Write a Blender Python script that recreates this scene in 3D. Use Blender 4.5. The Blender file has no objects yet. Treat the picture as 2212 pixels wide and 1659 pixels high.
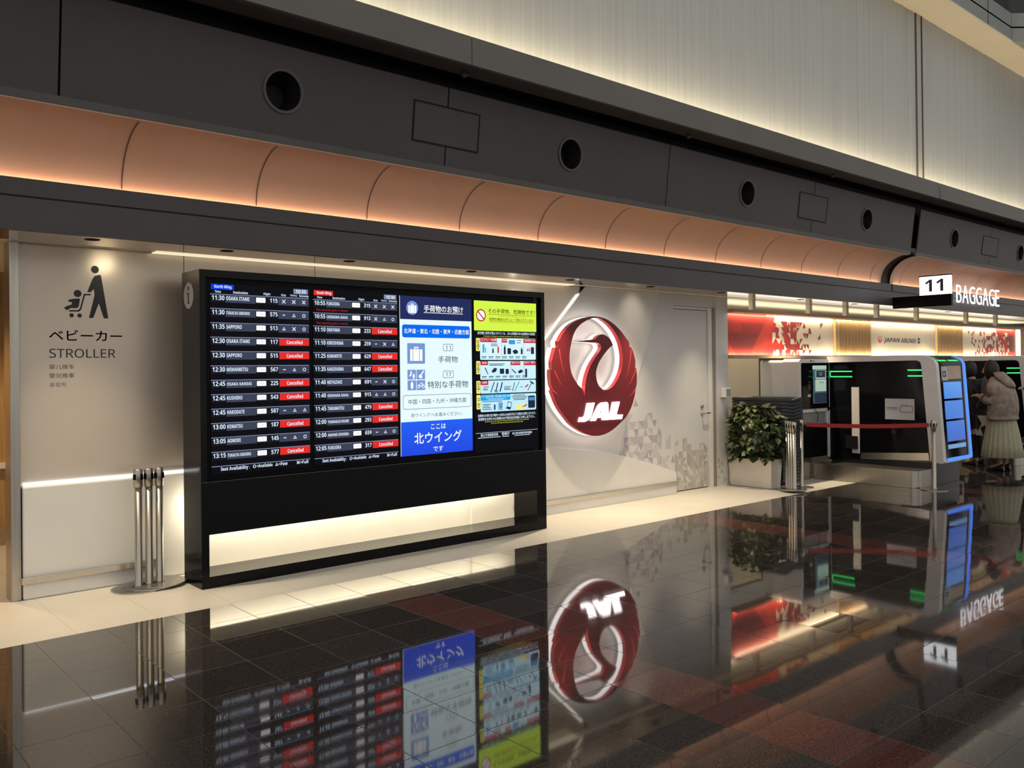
import bpy, bmesh, math, random
from mathutils import Vector, Matrix
from mathutils.geometry import tessellate_polygon
random.seed(7)
SC = bpy.context.scene
COL = SC.collection
PI = math.pi

# ------------------------------------------------------------------ colours and materials
def lin(c):
    c = c / 255.0
    return c / 12.92 if c <= 0.04045 else ((c + 0.055) / 1.055) ** 2.4
def rgb(r, g, b): return (lin(r), lin(g), lin(b), 1.0)

MATS = {}
def mat(name, col, rough=0.5, metal=0.0, var=0.06, scale=18.0, emit=None, es=1.0, spec=0.5, bump=0.0, stretch=None, coat=0.0):
    if name in MATS: return MATS[name]
    m = bpy.data.materials.new(name); m.use_nodes = True
    nt = m.node_tree; N = nt.nodes; L = nt.links
    b = N['Principled BSDF']
    b.inputs['Roughness'].default_value = rough
    b.inputs['Metallic'].default_value = metal
    b.inputs['Specular IOR Level'].default_value = spec
    if coat: b.inputs['Coat Weight'].default_value = coat; b.inputs['Coat Roughness'].default_value = 0.05
    if var > 0 or bump > 0:
        tc = N.new('ShaderNodeTexCoord'); nz = N.new('ShaderNodeTexNoise')
        nz.inputs['Scale'].default_value = scale; nz.inputs['Detail'].default_value = 4
        if stretch:
            mp = N.new('ShaderNodeMapping'); mp.inputs['Scale'].default_value = stretch
            L.new(tc.outputs['Object'], mp.inputs['Vector']); L.new(mp.outputs['Vector'], nz.inputs['Vector'])
        else:
            L.new(tc.outputs['Object'], nz.inputs['Vector'])
        cr = N.new('ShaderNodeValToRGB')
        a, c2 = max(0, 1 - var), 1 + var
        cr.color_ramp.elements[0].position = 0.3; cr.color_ramp.elements[1].position = 0.7
        cr.color_ramp.elements[0].color = (col[0] * a, col[1] * a, col[2] * a, 1)
        cr.color_ramp.elements[1].color = (min(1, col[0] * c2), min(1, col[1] * c2), min(1, col[2] * c2), 1)
        L.new(nz.outputs['Fac'], cr.inputs['Fac']); L.new(cr.outputs['Color'], b.inputs['Base Color'])
        if bump > 0:
            bp = N.new('ShaderNodeBump'); bp.inputs['Strength'].default_value = bump; bp.inputs['Distance'].default_value = 0.01
            L.new(nz.outputs['Fac'], bp.inputs['Height']); L.new(bp.outputs['Normal'], b.inputs['Normal'])
    else:
        b.inputs['Base Color'].default_value = col
    if emit is not None:
        b.inputs['Emission Color'].default_value = emit
        b.inputs['Emission Strength'].default_value = es
    MATS[name] = m
    return m
def glow(name, col, es=1.0):
    return mat(name, (0.0, 0.0, 0.0, 1), 0.6, var=0, emit=col, es=es, spec=0.1)

M = dict(
    white=mat('white_panel', (0.82, 0.80, 0.75, 1), 0.35, var=0.03, scale=3),
    white_gloss=mat('white_gloss_plastic', (0.80, 0.79, 0.77, 1), 0.25, var=0.02, scale=5),
    logo_wall=mat('logo_wall_panel', (0.76, 0.73, 0.68, 1), 0.4, var=0.03, scale=2),
    door_wall=mat('door_wall_panel', (0.68, 0.67, 0.65, 1), 0.45, var=0.03, scale=2),
    frost=mat('satin_metallic_panel', (0.66, 0.57, 0.47, 1), 0.28, metal=0.40, var=0.03, scale=2),
    steel=mat('brushed_steel', (0.47, 0.44, 0.39, 1), 0.30, metal=1.0, var=0.10, scale=40, stretch=(1, 1, 0.03)),
    steel_h=mat('steel_rail', (0.60, 0.56, 0.50, 1), 0.22, metal=1.0, var=0.06, scale=30, stretch=(0.03, 1, 1)),
    base_steel=mat('steel_base_plate', (0.48, 0.46, 0.43, 1), 0.3, metal=1.0, var=0.1, scale=30),
    soffit=mat('polished_soffit_metal', (0.56, 0.45, 0.35, 1), 0.09, metal=0.9, var=0.03, scale=2),
    ceil=mat('cream_ceiling', (0.72, 0.66, 0.54, 1), 0.6, var=0.03, scale=2),
    fascia=mat('charcoal_fascia_panel', (0.074, 0.066, 0.067, 1), 0.5, var=0.08, scale=1.2, spec=0.25),
    lip=mat('charcoal_lip', (0.090, 0.083, 0.083, 1), 0.45, var=0.06, scale=3, spec=0.3),
    band=mat('warm_grey_band', (0.15, 0.145, 0.135, 1), 0.5, var=0.05, scale=2, spec=0.25),
    under=mat('brown_grey_soffit', (0.075, 0.063, 0.058, 1), 0.6, var=0.08, scale=3, spec=0.2),
    beam=mat('charcoal_beam', (0.070, 0.064, 0.067, 1), 0.4, var=0.06, scale=2, spec=0.35),
    black=mat('matt_black', (0.008, 0.008, 0.009, 1), 0.6, var=0.1, spec=0.2),
    black_gloss=mat('gloss_black_steel', (0.005, 0.005, 0.006, 1), 0.10, var=0.05, spec=0.16),
    black_satin=mat('satin_black', (0.005, 0.005, 0.006, 1), 0.28, var=0.1, spec=0.07),
    cove=mat('cove_plaster', (0.60, 0.43, 0.32, 1), 0.5, var=0.05, scale=1.3),
    seam=mat('dark_joint', (0.09, 0.065, 0.055, 1), 0.8, var=0.0),
    rib=mat('ribbed_fabric_wall', (0.49, 0.51, 0.50, 1), 0.75, var=0.07, scale=9, stretch=(2.5, 1, 0.02)),
    concrete=mat('grey_cladding', (0.26, 0.28, 0.26, 1), 0.6, var=0.06, scale=3),
    wood=mat('oak_veneer', (0.50, 0.30, 0.13, 1), 0.45, var=0.22, scale=8, stretch=(6, 6, 0.3)),
    wood_trim=mat('pale_wood_trim', (0.42, 0.28, 0.17, 1), 0.45, var=0.12, scale=10, stretch=(0.3, 6, 6)),
    wood_slat=mat('oak_slats', (0.50, 0.32, 0.14, 1), 0.45, var=0.05, scale=3),
    red=mat('red_enamel', (0.175, 0.015, 0.022, 1), 0.35, var=0.05, scale=2, spec=0.3),
    red_side=mat('bright_red_edge', (0.75, 0.06, 0.07, 1), 0.3, var=0.03),
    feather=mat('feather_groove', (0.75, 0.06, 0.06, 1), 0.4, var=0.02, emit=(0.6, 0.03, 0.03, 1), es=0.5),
    belt=mat('red_webbing', (0.42, 0.02, 0.02, 1), 0.6, var=0.15, scale=200),
    ink=mat('black_vinyl', (0.012, 0.011, 0.010, 1), 0.45, var=0.03),
    ink_grey=mat('grey_vinyl', (0.12, 0.10, 0.085, 1), 0.5, var=0.03),
    tray=mat('dark_grey_tray_plastic', (0.050, 0.055, 0.062, 1), 0.42, var=0.08, scale=20),
    pot=mat('pale_planter', (0.80, 0.74, 0.66, 1), 0.5, var=0.04, scale=4),
    soil=mat('dark_soil', (0.03, 0.02, 0.012, 1), 0.9, var=0.4, scale=60),
    beige=mat('beige_counter_panel', (0.72, 0.68, 0.62, 1), 0.5, var=0.03, scale=2),
    dark_room=mat('dark_interior_wall', (0.03, 0.028, 0.026, 1), 0.6, var=0.1, scale=2),
    paper=mat('white_paper', (0.62, 0.62, 0.62, 1), 0.7, var=0.03, scale=6),
    kiosk_grey=mat('kiosk_grey', (0.30, 0.31, 0.32, 1), 0.4, var=0.04),
    skin=mat('skin', (0.50, 0.30, 0.20, 1), 0.55, var=0.05, scale=12),
    hair=mat('black_hair', (0.010, 0.009, 0.008, 1), 0.5, var=0.3, scale=40, stretch=(4, 4, 0.4)),
    jacket=mat('taupe_jacket', (0.36, 0.285, 0.24, 1), 0.9, var=0.2, scale=16, bump=1.0),
    skirt=mat('cream_skirt', (0.50, 0.48, 0.34, 1), 0.8, var=0.10, scale=14, stretch=(4, 4, 0.4)),
    dark_cloth=mat('dark_coat', (0.016, 0.015, 0.016, 1), 0.85, var=0.2, scale=14),
    rose_cloth=mat('rose_cloth', (0.22, 0.03, 0.06, 1), 0.85, var=0.2, scale=14),
    grey_cloth=mat('grey_pack_fabric', (0.09, 0.09, 0.095, 1), 0.8, var=0.15, scale=14),
    shoe=mat('black_leather', (0.012, 0.011, 0.010, 1), 0.4, var=0.1),
    white_led=glow('white_led', (1.0, 0.95, 0.86, 1), 6.0),
    halo=glow('halo_acrylic', (1.0, 0.94, 0.90, 1), 2.6),
    halo_back=glow('halo_back', (1.0, 0.94, 0.90, 1), 0.7),
    letter=glow('lit_letter_white', (1.0, 0.95, 0.93, 1), 4.5),
    sign_white=glow('sign_face_white', (0.95, 0.96, 1.0, 1), 1.7),
    diag_led=glow('diagonal_led', (1.0, 0.95, 0.84, 1), 1.8),
    ledge_led=glow('ledge_led', (0.93, 0.95, 1.0, 1), 2.6),
    slot_led=glow('ceiling_slot_light', (1.0, 0.84, 0.58, 1), 0.95),
    warm_bar=glow('warm_light_bar', (1.0, 0.80, 0.50, 1), 3.0),
    lamp=glow('downlight_lamp', (1.0, 0.80, 0.50, 1), 4.0),
    green=glow('green_led', (0.05, 1.0, 0.22, 1), 1.3),
    blue_led=glow('blue_led', (0.07, 0.22, 1.0, 1), 1.5),
)

def screen_mat(name, top, bot, z0, z1, es=1.0):
    m = bpy.data.materials.new(name); m.use_nodes = True
    nt = m.node_tree; N = nt.nodes; L = nt.links; b = N['Principled BSDF']
    b.inputs['Base Color'].default_value = (0, 0, 0, 1); b.inputs['Roughness'].default_value = 0.3
    g = N.new('ShaderNodeNewGeometry'); s = N.new('ShaderNodeSeparateXYZ'); mr = N.new('ShaderNodeMapRange')
    nz = N.new('ShaderNodeTexNoise'); nz.inputs['Scale'].default_value = 6
    L.new(g.outputs['Position'], nz.inputs['Vector'])
    ad = N.new('ShaderNodeMath'); ad.operation = 'MULTIPLY_ADD'; ad.inputs[1].default_value = 0.12
    L.new(g.outputs['Position'], s.inputs[0])
    L.new(nz.outputs['Fac'], ad.inputs[0]); L.new(s.outputs['Z'], ad.inputs[2])
    mr.inputs['From Min'].default_value = z0 + 0.06; mr.inputs['From Max'].default_value = z1 + 0.06
    L.new(ad.outputs[0], mr.inputs['Value'])
    cr = N.new('ShaderNodeValToRGB'); cr.color_ramp.elements[0].color = bot; cr.color_ramp.elements[1].color = top
    L.new(mr.outputs['Result'], cr.inputs['Fac']); L.new(cr.outputs['Color'], b.inputs['Emission Color'])
    b.inputs['Emission Strength'].default_value = es
    return m

def floor_granite():
    m = bpy.data.materials.new('polished_granite_tiles'); m.use_nodes = True
    nt = m.node_tree; N = nt.nodes; L = nt.links; b = N['Principled BSDF']
    def math_(op, a, bb=None, c=None):
        n = N.new('ShaderNodeMath'); n.operation = op
        for i, v in enumerate((a, bb, c)):
            if v is None: continue
            if isinstance(v, (int, float)): n.inputs[i].default_value = v
            else: L.new(v, n.inputs[i])
        return n.outputs[0]
    tc = N.new('ShaderNodeNewGeometry'); sp = N.new('ShaderNodeSeparateXYZ'); L.new(tc.outputs['Position'], sp.inputs[0])
    T = 0.4025
    u = math_('DIVIDE', math_('SUBTRACT', sp.outputs['X'], 0.813 - 40 * T), T)
    v = math_('DIVIDE', math_('SUBTRACT', sp.outputs['Y'], 5.378 - 60 * T), T)
    iu = math_('FLOOR', u); iv = math_('FLOOR', v); fu = math_('FRACT', u); fv = math_('FRACT', v)
    g = 0.006
    du = math_('MINIMUM', fu, math_('SUBTRACT', 1.0, fu)); dv = math_('MINIMUM', fv, math_('SUBTRACT', 1.0, fv))
    joint = math_('LESS_THAN', math_('MINIMUM', du, dv), g)
    red = math_('COMPARE', math_('MODULO', iu, 10.0), 6.0, 0.1)
    cb = N.new('ShaderNodeCombineXYZ'); L.new(iu, cb.inputs[0]); L.new(iv, cb.inputs[1])
    wn = N.new('ShaderNodeTexWhiteNoise'); L.new(cb.outputs[0], wn.inputs['Vector'])
    # grain
    vo = N.new('ShaderNodeTexVoronoi'); vo.inputs['Scale'].default_value = 130; L.new(tc.outputs['Position'], vo.inputs['Vector'])
    nz = N.new('ShaderNodeTexNoise'); nz.inputs['Scale'].default_value = 90; nz.inputs['Detail'].default_value = 5
    L.new(tc.outputs['Position'], nz.inputs['Vector'])
    spk = math_('GREATER_THAN', N_out(N, L, vo), 0.93)
    spk2 = math_('MULTIPLY', spk, math_('LESS_THAN', vo.outputs['Distance'], 0.22))
    mixg = N.new('ShaderNodeValToRGB')
    mixg.color_ramp.elements[0].position = 0.35; mixg.color_ramp.elements[1].position = 0.75
    mixg.color_ramp.elements[0].color = (0.024, 0.020, 0.0175, 1); mixg.color_ramp.elements[1].color = (0.088, 0.074, 0.064, 1)
    L.new(nz.outputs['Fac'], mixg.inputs['Fac'])
    mixr = N.new('ShaderNodeValToRGB')
    mixr.color_ramp.elements[0].position = 0.35; mixr.color_ramp.elements[1].position = 0.75
    mixr.color_ramp.elements[0].color = (0.075, 0.030, 0.025, 1); mixr.color_ramp.elements[1].color = (0.19, 0.083, 0.068, 1)
    L.new(nz.outputs['Fac'], mixr.inputs['Fac'])
    def mix(f, a, c):
        n = N.new('ShaderNodeMix'); n.data_type = 'RGBA'; L.new(f, n.inputs[0])
        for k, val in ((6, a), (7, c)):
            if isinstance(val, tuple): n.inputs[k].default_value = val
            else: L.new(val, n.inputs[k])
        return n.outputs[2]
    c0 = mix(red, mixg.outputs['Color'], mixr.outputs['Color'])
    hv = N.new('ShaderNodeHueSaturation'); L.new(c0, hv.inputs['Color'])
    L.new(math_('MULTIPLY_ADD', wn.outputs['Value'], 0.4, 0.8), hv.inputs['Value'])
    c1 = mix(spk2, hv.outputs['Color'], (0.30, 0.27, 0.24, 1))
    c2 = mix(joint, c1, (0.018, 0.015, 0.013, 1))
    L.new(c2, b.inputs['Base Color'])
    L.new(math_('MULTIPLY_ADD', joint, 0.5, math_('MULTIPLY_ADD', wn.outputs['Value'], 0.025, 0.028)), b.inputs['Roughness'])
    b.inputs['IOR'].default_value = 1.85
    # every tile lies a hair out of level
    sub = N.new('ShaderNodeVectorMath'); sub.operation = 'SUBTRACT'; sub.inputs[1].default_value = (0.5, 0.5, 0.5)
    L.new(wn.outputs['Color'], sub.inputs[0])
    sc = N.new('ShaderNodeVectorMath'); sc.operation = 'MULTIPLY'; sc.inputs[1].default_value = (0.0035, 0.0035, 0.0)
    L.new(sub.outputs[0], sc.inputs[0])
    ad = N.new('ShaderNodeVectorMath'); ad.operation = 'ADD'; L.new(sc.outputs[0], ad.inputs[0]); L.new(tc.outputs['Normal'], ad.inputs[1])
    nm = N.new('ShaderNodeVectorMath'); nm.operation = 'NORMALIZE'; L.new(ad.outputs[0], nm.inputs[0])
    L.new(nm.outputs[0], b.inputs['Normal'])
    return m
def N_out(N, L, vo):
    s = N.new('ShaderNodeSeparateColor'); L.new(vo.outputs['Color'], s.inputs[0]); return s.outputs[0]

def floor_cream():
    m = bpy.data.materials.new('cream_stone_tiles'); m.use_nodes = True
    nt = m.node_tree; N = nt.nodes; L = nt.links; b = N['Principled BSDF']
    g = N.new('ShaderNodeNewGeometry'); s = N.new('ShaderNodeSeparateXYZ'); L.new(g.outputs['Position'], s.inputs[0])
    nz = N.new('ShaderNodeTexNoise'); nz.inputs['Scale'].default_value = 3; nz.inputs['Detail'].default_value = 6
    L.new(g.outputs['Position'], nz.inputs['Vector'])
    cr = N.new('ShaderNodeValToRGB'); cr.color_ramp.elements[0].color = (0.64, 0.59, 0.50, 1); cr.color_ramp.elements[1].color = (0.73, 0.68, 0.59, 1)
    L.new(nz.outputs['Fac'], cr.inputs['Fac'])
    a = N.new('ShaderNodeMath'); a.operation = 'DIVIDE'; a.inputs[1].default_value = 0.495
    o = N.new('ShaderNodeMath'); o.operation = 'SUBTRACT'; o.inputs[1].default_value = 1.452 - 0.495 * 40
    L.new(s.outputs['X'], o.inputs[0]); L.new(o.outputs[0], a.inputs[0])
    f = N.new('ShaderNodeMath'); f.operation = 'FRACT'; L.new(a.outputs[0], f.inputs[0])
    lt = N.new('ShaderNodeMath'); lt.operation = 'LESS_THAN'; lt.inputs[1].default_value = 0.006; L.new(f.outputs[0], lt.inputs[0])
    mx = N.new('ShaderNodeMix'); mx.data_type = 'RGBA'; L.new(lt.outputs[0], mx.inputs[0]); L.new(cr.outputs['Color'], mx.inputs[6])
    mx.inputs[7].default_value = (0.45, 0.38, 0.29, 1)
    L.new(mx.outputs[2], b.inputs['Base Color']); b.inputs['Roughness'].default_value = 0.42
    b.inputs['Specular IOR Level'].default_value = 0.35
    return m

# ------------------------------------------------------------------ mesh building
XZ = lambda u, v, w: (u, w, v)          # a face towards -Y: u right, v up, w = depth (Y)
YZ = lambda u, v, w: (w, u, v)          # a face towards -X: u = Y, v up, w = depth (X)
XY = lambda u, v, w: (u, v, w)          # lying flat
class MB:
    def __init__(s): s.v = []; s.f = []; s.m = []; s.mi = 0; s.smooth = set()
    def add(s, vs, fs, sm=False):
        o = len(s.v); s.v += [tuple(p) for p in vs]
        for f in fs:
            if sm: s.smooth.add(len(s.f))
            s.f.append(tuple(i + o for i in f)); s.m.append(s.mi)
        return s
    def box(s, x0, x1, y0, y1, z0, z1):
        vs = [(x, y, z) for z in (z0, z1) for y in (y0, y1) for x in (x0, x1)]
        return s.add(vs, [(0, 2, 3, 1), (4, 5, 7, 6), (0, 1, 5, 4), (2, 6, 7, 3), (0, 4, 6, 2), (1, 3, 7, 5)])
    def flat(s, loops, w, fr=XZ):
        if not isinstance(loops[0][0], (tuple, list)): loops = [loops]
        vl = [[Vector((u, v, 0)) for u, v in lp] for lp in loops]
        tris = tessellate_polygon(vl); pts = [p for lp in loops for p in lp]
        return s.add([fr(u, v, w) for u, v in pts], [tuple(t) for t in tris])
    def prism(s, loops, w0, w1, fr=XZ, sm=False):
        if not isinstance(loops[0][0], (tuple, list)): loops = [loops]
        s.flat(loops, w0, fr); s.flat(loops, w1, fr)
        for lp in loops: s.wall(lp, w0, w1, fr, sm)
        return s
    def wall(s, lp, w0, w1, fr=XZ, sm=False):
        n = len(lp)
        vs = [fr(u, v, w0) for u, v in lp] + [fr(u, v, w1) for u, v in lp]
        return s.add(vs, [(i, (i + 1) % n, n + (i + 1) % n, n + i) for i in range(n)], sm)
    def rect(s, u0, u1, v0, v1, w, fr=XZ):
        return s.add([fr(u0, v0, w), fr(u1, v0, w), fr(u1, v1, w), fr(u0, v1, w)], [(0, 1, 2, 3)])
    def lathe(s, prof, c=(0, 0, 0), seg=32, cap=True, axis='z'):
        vs = []; n = len(prof)
        for r, h in prof:
            for k in range(seg):
                a = 2 * PI * k / seg
                if axis == 'z': vs.append((c[0] + r * math.cos(a), c[1] + r * math.sin(a), c[2] + h))
                else: vs.append((c[0] + r * math.cos(a), c[1] + h, c[2] + r * math.sin(a)))
        fs = [(i * seg + k, i * seg + (k + 1) % seg, (i + 1) * seg + (k + 1) % seg, (i + 1) * seg + k) for i in range(n - 1) for k in range(seg)]
        s.add(vs, fs, True)
        if cap:
            o = len(s.v) - len(vs)
            for row in (0, n - 1):
                s.f.append(tuple(o + row * seg + k for k in range(seg))); s.m.append(s.mi)
        return s
    def tube(s, pts, r, seg=10):
        rings = []; P = [Vector(p) for p in pts]
        vs = []
        for i, p in enumerate(P):
            d = (P[min(i + 1, len(P) - 1)] - P[max(i - 1, 0)]).normalized()
            a = d.cross(Vector((0, 0, 1)))
            if a.length < 1e-3: a = d.cross(Vector((0, 1, 0)))
            a.normalize(); b = d.cross(a); rr = r[i] if isinstance(r, (list, tuple)) else r
            for k in range(seg):
                t = 2 * PI * k / seg
                vs.append(tuple(p + a * rr * math.cos(t) + b * rr * math.sin(t)))
        n = len(P)
        fs = [(i * seg + k, i * seg + (k + 1) % seg, (i + 1) * seg + (k + 1) % seg, (i + 1) * seg + k) for i in range(n - 1) for k in range(seg)]
        fs += [tuple(range(seg)), tuple(range((n - 1) * seg, n * seg))]
        return s.add(vs, fs, True)
    def loft(s, rings, cap=True):
        n = len(rings[0]); vs = [p for r in rings for p in r]
        fs = [(i * n + k, i * n + (k + 1) % n, (i + 1) * n + (k + 1) % n, (i + 1) * n + k) for i in range(len(rings) - 1) for k in range(n)]
        s.add(vs, fs, True)
        if cap:
            o = len(s.v) - len(vs)
            for row in (0, len(rings) - 1):
                s.f.append(tuple(o + row * n + k for k in range(n))); s.m.append(s.mi)
        return s

def tag(o, label=None, cat=None, group=None, kind=None):
    if label: o['label'] = label
    if cat: o['category'] = cat
    if group: o['group'] = group
    if kind: o['kind'] = kind
    return o
def obj(name, mb, mats, parent=None, bevel=0.0, seg=2, fix=True):
    me = bpy.data.meshes.new(name); me.from_pydata(mb.v, [], mb.f)
    if not isinstance(mats, (list, tuple)): mats = [mats]
    for m in mats: me.materials.append(m)
    for i, p in enumerate(me.polygons):
        p.material_index = min(mb.m[i], len(mats) - 1); p.use_smooth = i in mb.smooth
    if fix:
        bm = bmesh.new(); bm.from_mesh(me); bmesh.ops.recalc_face_normals(bm, faces=bm.faces); bm.to_mesh(me); bm.free()
    me.update()
    o = bpy.data.objects.new(name, me); COL.objects.link(o)
    if parent: o.parent = parent; o.matrix_parent_inverse = parent.matrix_basis.inverted()
    if bevel:
        md = o.modifiers.new('bevel', 'BEVEL'); md.width = bevel; md.segments = seg; md.limit_method = 'ANGLE'
    return o
def empty(name, loc, label, cat, group=None):
    o = bpy.data.objects.new(name, None); COL.objects.link(o); o.location = loc; o.empty_display_size = 0.1
    return tag(o, label, cat, group)
def struct(name, mb, mats, **k):
    return tag(obj(name, mb, mats, **k), kind='structure')
def rrect(u0, u1, v0, v1, r, n=5):
    pts = []
    for cx, cy, a0 in ((u1 - r, v1 - r, 0), (u0 + r, v1 - r, 90), (u0 + r, v0 + r, 180), (u1 - r, v0 + r, 270)):
        for k in range(n + 1):
            a = math.radians(a0 + 90 * k / n); pts.append((cx + r * math.cos(a), cy + r * math.sin(a)))
    return pts
def circ(cx, cy, rx, ry=None, n=32):
    ry = ry or rx
    return [(cx + rx * math.cos(2 * PI * k / n), cy + ry * math.sin(2 * PI * k / n)) for k in range(n)]
def humanist(s, bold):
    """letters and digits as the plain sans forms of the built-in fonts"""
    o = []
    for ch in s:
        c = ord(ch)
        if 65 <= c <= 90: c = (0x1D5D4 if bold else 0x1D5A0) + c - 65
        elif 97 <= c <= 122: c = (0x1D5EE if bold else 0x1D5BA) + c - 97
        elif 48 <= c <= 57: c = (0x1D7EC if bold else 0x1D7E2) + c - 48
        o.append(chr(c))
    return ''.join(o)
def text(mb, specs, w, fr=XZ, depth=0.0):
    """specs: (string, u0, u1, v0, v1[, boldness[, slant]]): lettering fitted to its measured box"""
    tmp = []
    for sp in specs:
        off = sp[5] if len(sp) > 5 else 0.0
        latin = all(ord(ch) < 0x250 for ch in sp[0])
        cu = bpy.data.curves.new('lettering', 'FONT'); cu.body = humanist(sp[0], off >= 0.01); cu.resolution_u = 3
        cu.offset = 0.0 if latin else min(off, 0.003)
        o = bpy.data.objects.new('lettering', cu); COL.objects.link(o); tmp.append((o, cu, sp))
    dg = bpy.context.evaluated_depsgraph_get(); dg.update()
    for o, cu, sp in tmp:
        me = bpy.data.meshes.new_from_object(o.evaluated_get(dg))
        if len(me.vertices):
            sh = sp[6] if len(sp) > 6 else 0.0
            co = [(v.co.x + sh * v.co.y, v.co.y) for v in me.vertices]
            x0 = min(c[0] for c in co); x1 = max(c[0] for c in co); y0 = min(c[1] for c in co); y1 = max(c[1] for c in co)
            fx = (sp[2] - sp[1]) / max(1e-6, x1 - x0); fy = (sp[4] - sp[3]) / max(1e-6, y1 - y0)
            P = [(sp[1] + (c[0] - x0) * fx, sp[3] + (c[1] - y0) * fy) for c in co]
            for sa, sb in ([(0, 0)] if latin or off < .006 else [(0, 0), (off * 1.6, 0), (off * .8, off * .9), (off * .8, -off * .9)]):   # heavier strokes
                mb.add([fr(a + sa * fx, b + sb * fy, w) for a, b in P], [tuple(p.vertices) for p in me.polygons])
            if depth:
                mb.add([fr(a, b, w + depth) for a, b in P], [tuple(p.vertices) for p in me.polygons])
                cnt = {}
                for p in me.polygons:
                    vs = list(p.vertices)
                    for a, b in zip(vs, vs[1:] + vs[:1]): cnt.setdefault((min(a, b), max(a, b)), []).append((a, b))
                for e, l in cnt.items():
                    if len(l) == 1:
                        a, b = P[e[0]], P[e[1]]
                        mb.add([fr(a[0], a[1], w), fr(b[0], b[1], w), fr(b[0], b[1], w + depth), fr(a[0], a[1], w + depth)], [(0, 1, 2, 3)])
        bpy.data.meshes.remove(me); bpy.data.objects.remove(o); bpy.data.curves.remove(cu)
    return mb

# ------------------------------------------------------------------ camera
yaw, pitch, roll = math.radians(41.10121), math.radians(0.27829), math.radians(0.61702)
F = 1858.38
fw = Vector((math.sin(yaw) * math.cos(pitch), math.cos(yaw) * math.cos(pitch), math.sin(pitch)))
rt = Vector((math.cos(yaw), -math.sin(yaw), 0)); dn = fw.cross(rt)
if dn.z > 0: dn = -dn
r2 = math.cos(roll) * rt + math.sin(roll) * dn; d2 = -math.sin(roll) * rt + math.cos(roll) * dn
cam = bpy.data.cameras.new('camera'); co = bpy.data.objects.new('camera', cam); COL.objects.link(co)
mw = Matrix.Identity(4)
for i in range(3): mw[i][0] = r2[i]; mw[i][1] = -d2[i]; mw[i][2] = -fw[i]
mw[2][3] = 1.6
co.matrix_world = mw
cam.sensor_fit = 'HORIZONTAL'; cam.sensor_width = 36.0; cam.lens = F / 2212 * 36.0
cam.shift_y = (787.643 - 829.5) / 2212; cam.clip_start = 0.05; cam.clip_end = 200
SC.camera = co

# ------------------------------------------------------------------ world and lights
W = bpy.data.worlds.new('hall_ambient'); SC.world = W; W.use_nodes = True
bg = W.node_tree.nodes['Background']; bg.inputs['Color'].default_value = (1.0, 0.955, 0.90, 1); bg.inputs['Strength'].default_value = 0.68
def area(name, loc, direction, sx, sy, power, col):
    l = bpy.data.lights.new(name, 'AREA'); l.shape = 'RECTANGLE'; l.size = sx; l.size_y = sy; l.energy = power; l.color = col
    o = bpy.data.objects.new(name, l); COL.objects.link(o); o.location = loc
    d = Vector(direction).normalized()
    x = Vector((1, 0, 0))
    if abs(d.x) > 0.9: x = Vector((0, 1, 0))
    z = -d; y = z.cross(x).normalized(); x = y.cross(z)
    m = Matrix((x, y, z)).transposed().to_4x4(); m.translation = Vector(loc); o.matrix_world = m
    return o
def spot(name, loc, power, col, ang=75, blend=0.8, target=None, r=0.04):
    l = bpy.data.lights.new(name, 'SPOT'); l.energy = power; l.color = col; l.spot_size = math.radians(ang); l.spot_blend = blend; l.shadow_soft_size = r
    o = bpy.data.objects.new(name, l); COL.objects.link(o); o.location = loc
    if target:
        o.rotation_mode = 'QUATERNION'; o.rotation_quaternion = (Vector(target) - Vector(loc)).to_track_quat('-Z', 'Y')
    return o
SC.view_settings.view_transform = 'Standard'; SC.view_settings.look = 'None'
SC.cycles.max_bounces = 7; SC.cycles.diffuse_bounces = 3; SC.cycles.glossy_bounces = 4; SC.cycles.transmission_bounces = 4
SC.cycles.caustics_reflective = False; SC.cycles.caustics_refractive = False
SC.cycles.sample_clamp_indirect = 4.0; SC.cycles.adaptive_threshold = 0.05; SC.cycles.adaptive_min_samples = 24

# ------------------------------------------------------------------ outlines of the emblem (metres on its face)
EMB_OUT = [(7.132,2.183),(7.278,2.166),(7.376,2.133),(7.476,2.08),(7.576,2.007),(7.652,1.937),(7.691,1.901),(7.705,1.838),(7.721,1.841),(7.748,1.815),(7.779,1.752),(7.802,1.676),(7.799,1.587),(7.818,1.592),(7.829,1.497),(7.822,1.416),(7.803,1.352),(7.803,1.347),(7.784,1.266),(7.733,1.152),(7.636,1.03),(7.524,0.956),(7.389,0.883),(7.256,0.841),(7.11,0.83),(6.968,0.857),(6.844,0.908),(6.722,0.979),(6.618,1.075),(6.545,1.153),(6.487,1.24),(6.451,1.315),(6.426,1.36),(6.449,1.368),(6.424,1.421),(6.409,1.506),(6.41,1.588),(6.438,1.595),(6.432,1.664),(6.447,1.716),(6.49,1.825),(6.54,1.833),(6.534,1.892),(6.564,1.924),(6.594,1.967),(6.655,2.027),(6.74,2.089),(6.848,2.135),(6.989,2.17)]
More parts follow.
